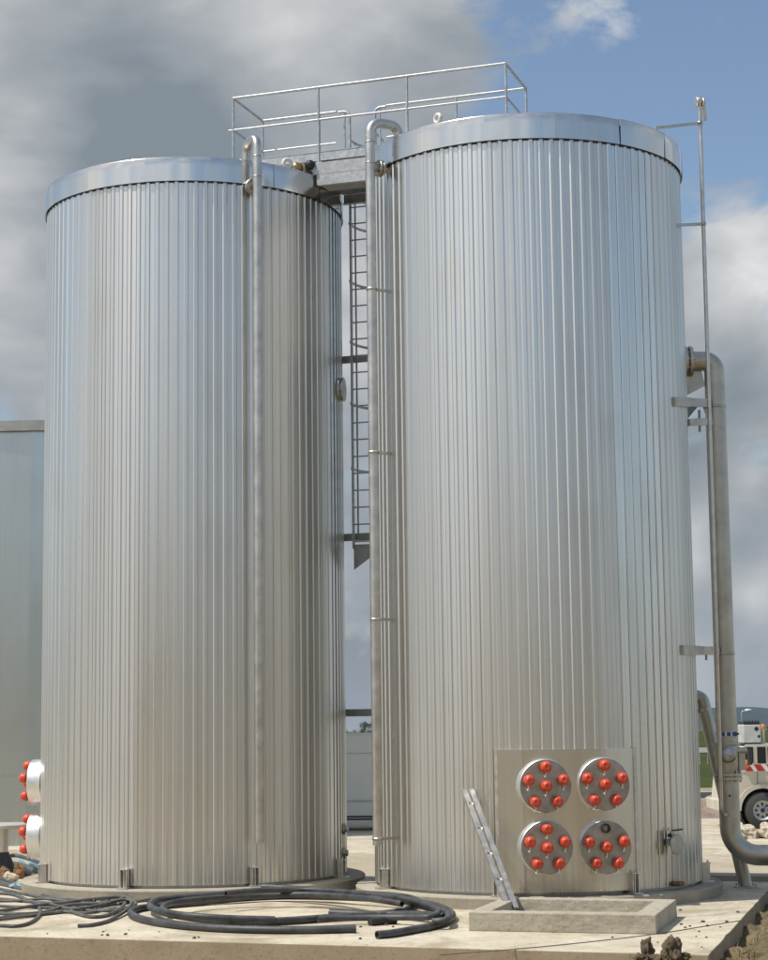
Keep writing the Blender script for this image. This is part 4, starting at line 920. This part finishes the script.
# ------------------------------------------------------------------ far trees, small signs
def tree(p, h, wd, seed, label):
    rnd = random.Random(seed); t = thing('broadleaf_tree', label, 'tree', p, 'trees beyond the van')
    k = MB(); k.tube([p, p + V((0.1, 0, h * .3)), p + V((-.1, .1, h * .62))], [h * .035, h * .026, h * .012], 8)
    for i in range(7):
        a = rnd.uniform(0, 2 * pi); b0 = p + V((0, 0, h * rnd.uniform(.25, .55))); k.tube([b0, b0 + V((cos(a) * wd * .2, sin(a) * wd * .2, h * .12)), b0 + V((cos(a) * wd * .38, sin(a) * wd * .38, h * .2))], [h * .014, h * .009, h * .004], 6)
    k.build('trunk', 'bark', t)
    k = MB(); cl_ = []
    for i in range(26):
        u = rnd.random(); a = rnd.uniform(0, 2 * pi); zz_ = h * (.28 + .64 * u); rad = wd * .5 * sqrt(max(.06, 1 - ((u - .42) / .62) ** 2)) * rnd.uniform(.35, .95); cl_.append((p + V((cos(a) * rad, sin(a) * rad, zz_)), h * rnd.uniform(.07, .13)))
    for (c, r_c) in cl_:
        tone = rnd.random()
        for _ in range(70):
            d_ = V((rnd.gauss(0, 1), rnd.gauss(0, 1), rnd.gauss(0, .8))).normalized() * r_c * rnd.uniform(.45, 1.15); q = c + d_; s1 = V((rnd.gauss(0, 1), rnd.gauss(0, 1), rnd.gauss(0, 1))).normalized(); s2 = s1.cross(d_).normalized(); L_ = h * .018 * rnd.uniform(.7, 1.5)
            k.add([q - s1 * L_, q + s2 * L_ * .6, q + s1 * L_, q - s2 * L_ * .6], [(0, 1, 2, 3)], False, min(1, max(0, tone * .6 + rnd.random() * .4)))
    k.build('crown', 'leaf', t)
TYY = 190.0
for (px_, py_, w_px, sd, lb) in ((367, 721, 20, 1, 'dark green tree showing above the white van beside the right tank'), (344, 728, 16, 2, 'small tree top showing above the white van beside the left tank'), (353, 730, 10, 5, 'lowest tree top showing above the middle of the white van')):
    q = aty(px_, py_, TYY); tree(V((q.x, TYY, GZ)), q.z - GZ, w_px * TYY / F * 1.25, sd, lb)
for (px_, py_, yy, hgt, sd, lb) in ((707, 741, 150, 3.0, 8, 'bushy green tree on the bank seen left of the slanting pipe'), (765, 728, 170, 5.5, 9, 'green tree beyond the lorry at the right edge')):
    q = aty(px_, py_, yy); tree(V((q.x, yy, q.z - hgt)), hgt, hgt * 1.3, sd, lb)
q = aty(703.5, 750, 95); sg = thing('sign_board', 'small white sign board on posts in front of the grassy bank', 'sign', (q.x, 95, 0.2))
k = MB(); k.box(q, (0.55, 0.04, 0.24)); k.build('board', 'white', sg)
k = MB(); k.cyl(q + V((-.2, .04, -1.6)), q + V((-.2, .04, 0.1)), .03, 8); k.cyl(q + V((.2, .04, -1.6)), q + V((.2, .04, 0.1)), .03, 8); k.build('posts', 'galv', sg)
q = aty(748, 710.5, 120); lp = thing('street_lamp', 'slender street lamp with a white head rising beyond the lorry', 'street lamp', (aty(742, 800, 120).x, 120, GZ + 0.3))
b0 = V((aty(741.5, 710, 120).x, 120, GZ + 0.3)); tp = V((b0.x, 120, q.z - 0.05))
MB().tube(fillet([b0, tp, q], 0.15, 5), 0.04, 8).build('pole', 'galv', lp)
k = MB(); k.lathe([(0.001, -0.22), (0.08, -.18), (0.11, 0), (0.07, .2), (0.001, .24)], q, V((1, 0, 0.05)), 12); k.build('lamp_head', 'white', lp)
q = V((aty(754, 835, 46).x, 47.0, GZ)); 
for i in range(7):
    lump(q + V((random.uniform(-.35, .7), random.uniform(-.4, .5), random.uniform(.05, .3))), (random.uniform(.15, .32), .22, random.uniform(.12, .24)), 30 + i, 'slab', 'rubble_block', 'pale chunk of broken concrete in the heap in front of the lorry wheel', 'rubble', 'rubble in front of the lorry', 3, 1, .6)

# air: far hills fade to blue
hz = bpy.data.materials.new('air'); hz.use_nodes = True; hn = hz.node_tree; hn.nodes.clear()
ho = hn.nodes.new('ShaderNodeOutputMaterial'); hv_ = hn.nodes.new('ShaderNodeVolumePrincipled'); hn.links.new(hv_.outputs[0], ho.inputs['Volume'])
hv_.inputs['Color'].default_value = (0.72, 0.82, 0.95, 1); hv_.inputs['Density'].default_value = 0.00013; hv_.inputs['Anisotropy'].default_value = 0.2
k = MB(); k.box((0, 0, 13), (6060, 6060, 66)); tag(k.build('haze', hz), kind='stuff')

# ------------------------------------------------------------------ light: sun, sky with broken cloud
SUN_EL = radians(59); SD = V((-cos(radians(20)), -sin(radians(20)), 0)) * cos(SUN_EL) + V((0, 0, sin(SUN_EL)))
sl = bpy.data.lights.new('sun', 'SUN'); sl.energy = 4.2; sl.angle = radians(0.53); sl.color = (1.0, 0.955, 0.88)
so = bpy.data.objects.new('sun', sl); COL.objects.link(so); so.rotation_euler = SD.to_track_quat('Z', 'Y').to_euler()

w = bpy.data.worlds.new('World'); S.world = w; w.use_nodes = True; nt = w.node_tree; nt.nodes.clear()
out = node(nt, 'ShaderNodeOutputWorld'); bg = node(nt, 'ShaderNodeBackground'); lk(nt, bg.outputs[0], out.inputs[0])
sky = node(nt, 'ShaderNodeTexSky'); sky.sky_type = 'NISHITA'; sky.sun_disc = False; sky.sun_elevation = SUN_EL
sky.sun_rotation = atan2(SD.x, SD.y); sky.dust_density = 1.0; sky.ozone_density = 1.6; sky.air_density = 1.0
tc = node(nt, 'ShaderNodeTexCoord'); D = tc.outputs['Generated']
sep_ = node(nt, 'ShaderNodeSeparateXYZ'); lk(nt, D, sep_.inputs[0])
mp = node(nt, 'ShaderNodeMapping'); mp.inputs['Scale'].default_value = (1, 1, 1.4); lk(nt, D, mp.inputs['Vector'])
mp2 = node(nt, 'ShaderNodeMapping'); mp2.inputs['Scale'].default_value = (1, 1, 1.9); mp2.inputs['Location'].default_value = (3, 1, 0); lk(nt, D, mp2.inputs['Vector'])
nA = noise_tex(nt, mp.outputs[0], 9.0, 10, 0.60, 0.5); nB = noise_tex(nt, mp2.outputs[0], 6.5, 8, 0.5, 0.3)
nC = noise_tex(nt, mp.outputs[0], 2.2, 4, 0.5)
def blob(px_, py_, rad_px, amp, soft=1.0):
    d_ = ray(px_, py_).normalized()
    vm = node(nt, 'ShaderNodeVectorMath', operation='DISTANCE'); lk(nt, D, vm.inputs[0]); vm.inputs[1].default_value = d_
    f_ = math_(nt, 'SUBTRACT', 1.0, math_(nt, 'DIVIDE', vm.outputs['Value'], rad_px / F), clamp=True)
    return math_(nt, 'MULTIPLY', f_, amp)
def total(base, blobs):
    for b_ in blobs: base = math_(nt, 'ADD', base, b_)
    return base
cov = total(math_(nt, 'MULTIPLY_ADD', nA, 3.2, -1.15), [blob(700, 90, 300, -1.0), blob(560, 120, 130, -0.35), blob(590, -10, 80, 0.6), blob(720, 20, 60, 0.35), blob(640, 30, 90, .28), blob(735, 200, 110, .35), blob(370, 105, 60, -0.35), blob(150, 100, 420, 0.9), blob(330, 20, 220, 0.5), blob(20, 300, 260, 0.6), blob(740, 470, 330, 0.5), blob(735, 285, 130, .65), blob(755, 640, 40, -.15), blob(745, 240, 60, .3), blob(358, 400, 200, 0.3)])
back_n = math_(nt, 'MULTIPLY_ADD', sep_.outputs['Y'], -3.0, 0.5, clamp=True)      # broken cloud with blue gaps behind the viewer
cov = math_(nt, 'SUBTRACT', cov, math_(nt, 'MULTIPLY', back_n, math_(nt, 'MULTIPLY_ADD', sep_.outputs['X'], 0.35, 0.0)))
cov = math_(nt, 'SUBTRACT', cov, math_(nt, 'MULTIPLY', back_n, 0.12))
low0 = math_(nt, 'SUBTRACT', 1.0, math_(nt, 'MULTIPLY', sep_.outputs['Z'], 8.0), clamp=True)
cov = math_(nt, 'ADD', cov, math_(nt, 'MULTIPLY', low0, 0.8))
cov = ramp(nt, cov, [(0.22, 0.0), (0.78, 1.0)])
br = total(math_(nt, 'MULTIPLY_ADD', nB, 1.7, -0.37), [blob(110, 150, 200, -0.40), blob(160, 60, 200, -0.12), blob(15, 250, 130, 0.42), blob(45, 130, 60, .12), blob(600, 5, 110, 0.40), blob(10, 420, 120, -0.25), blob(745, 250, 110, 0.15), blob(740, 400, 60, -0.12), blob(740, 670, 110, -0.40), blob(750, 480, 60, .38), blob(742, 545, 45, -.30), blob(752, 600, 45, .36), blob(735, 365, 60, -.18), blob(760, 255, 90, .06), blob(358, 650, 90, -.25), blob(358, 600, 60, .15)])
# clouds on the sun's side and behind the viewer stand brighter
back_ = math_(nt, 'MULTIPLY', math_(nt, 'MULTIPLY_ADD', sep_.outputs['Y'], -0.5, 0.5, clamp=True), 0.5)
br = math_(nt, 'ADD', br, back_)
ccol = ramp(nt, br, [(0.10, (2.3, 2.75, 3.15)), (0.40, (3.7, 4.0, 4.3)), (0.70, (6.0, 6.15, 6.3)), (1.0, (9.5, 9.5, 9.5))])
skyc = mixc(nt, 1.0, sky.outputs[0], (1.32, 1.32, 1.28), 'MULTIPLY')
low = math_(nt, 'SUBTRACT', 1.0, math_(nt, 'MULTIPLY', sep_.outputs['Z'], 9.0), clamp=True)
ccol = mixc(nt, math_(nt, 'MULTIPLY', low, 0.35), ccol, (3.6, 4.0, 4.5))
fin = mixc(nt, cov, skyc, ccol)
lk(nt, fin, bg.inputs['Color']); bg.inputs['Strength'].default_value = 0.1

S.view_settings.view_transform = 'Standard'; S.view_settings.look = 'None'; S.view_settings.exposure = 0.0; S.view_settings.gamma = 1.0; S.view_settings.use_curve_mapping = False
S.render.engine = 'CYCLES'
S.cycles.max_bounces = 8
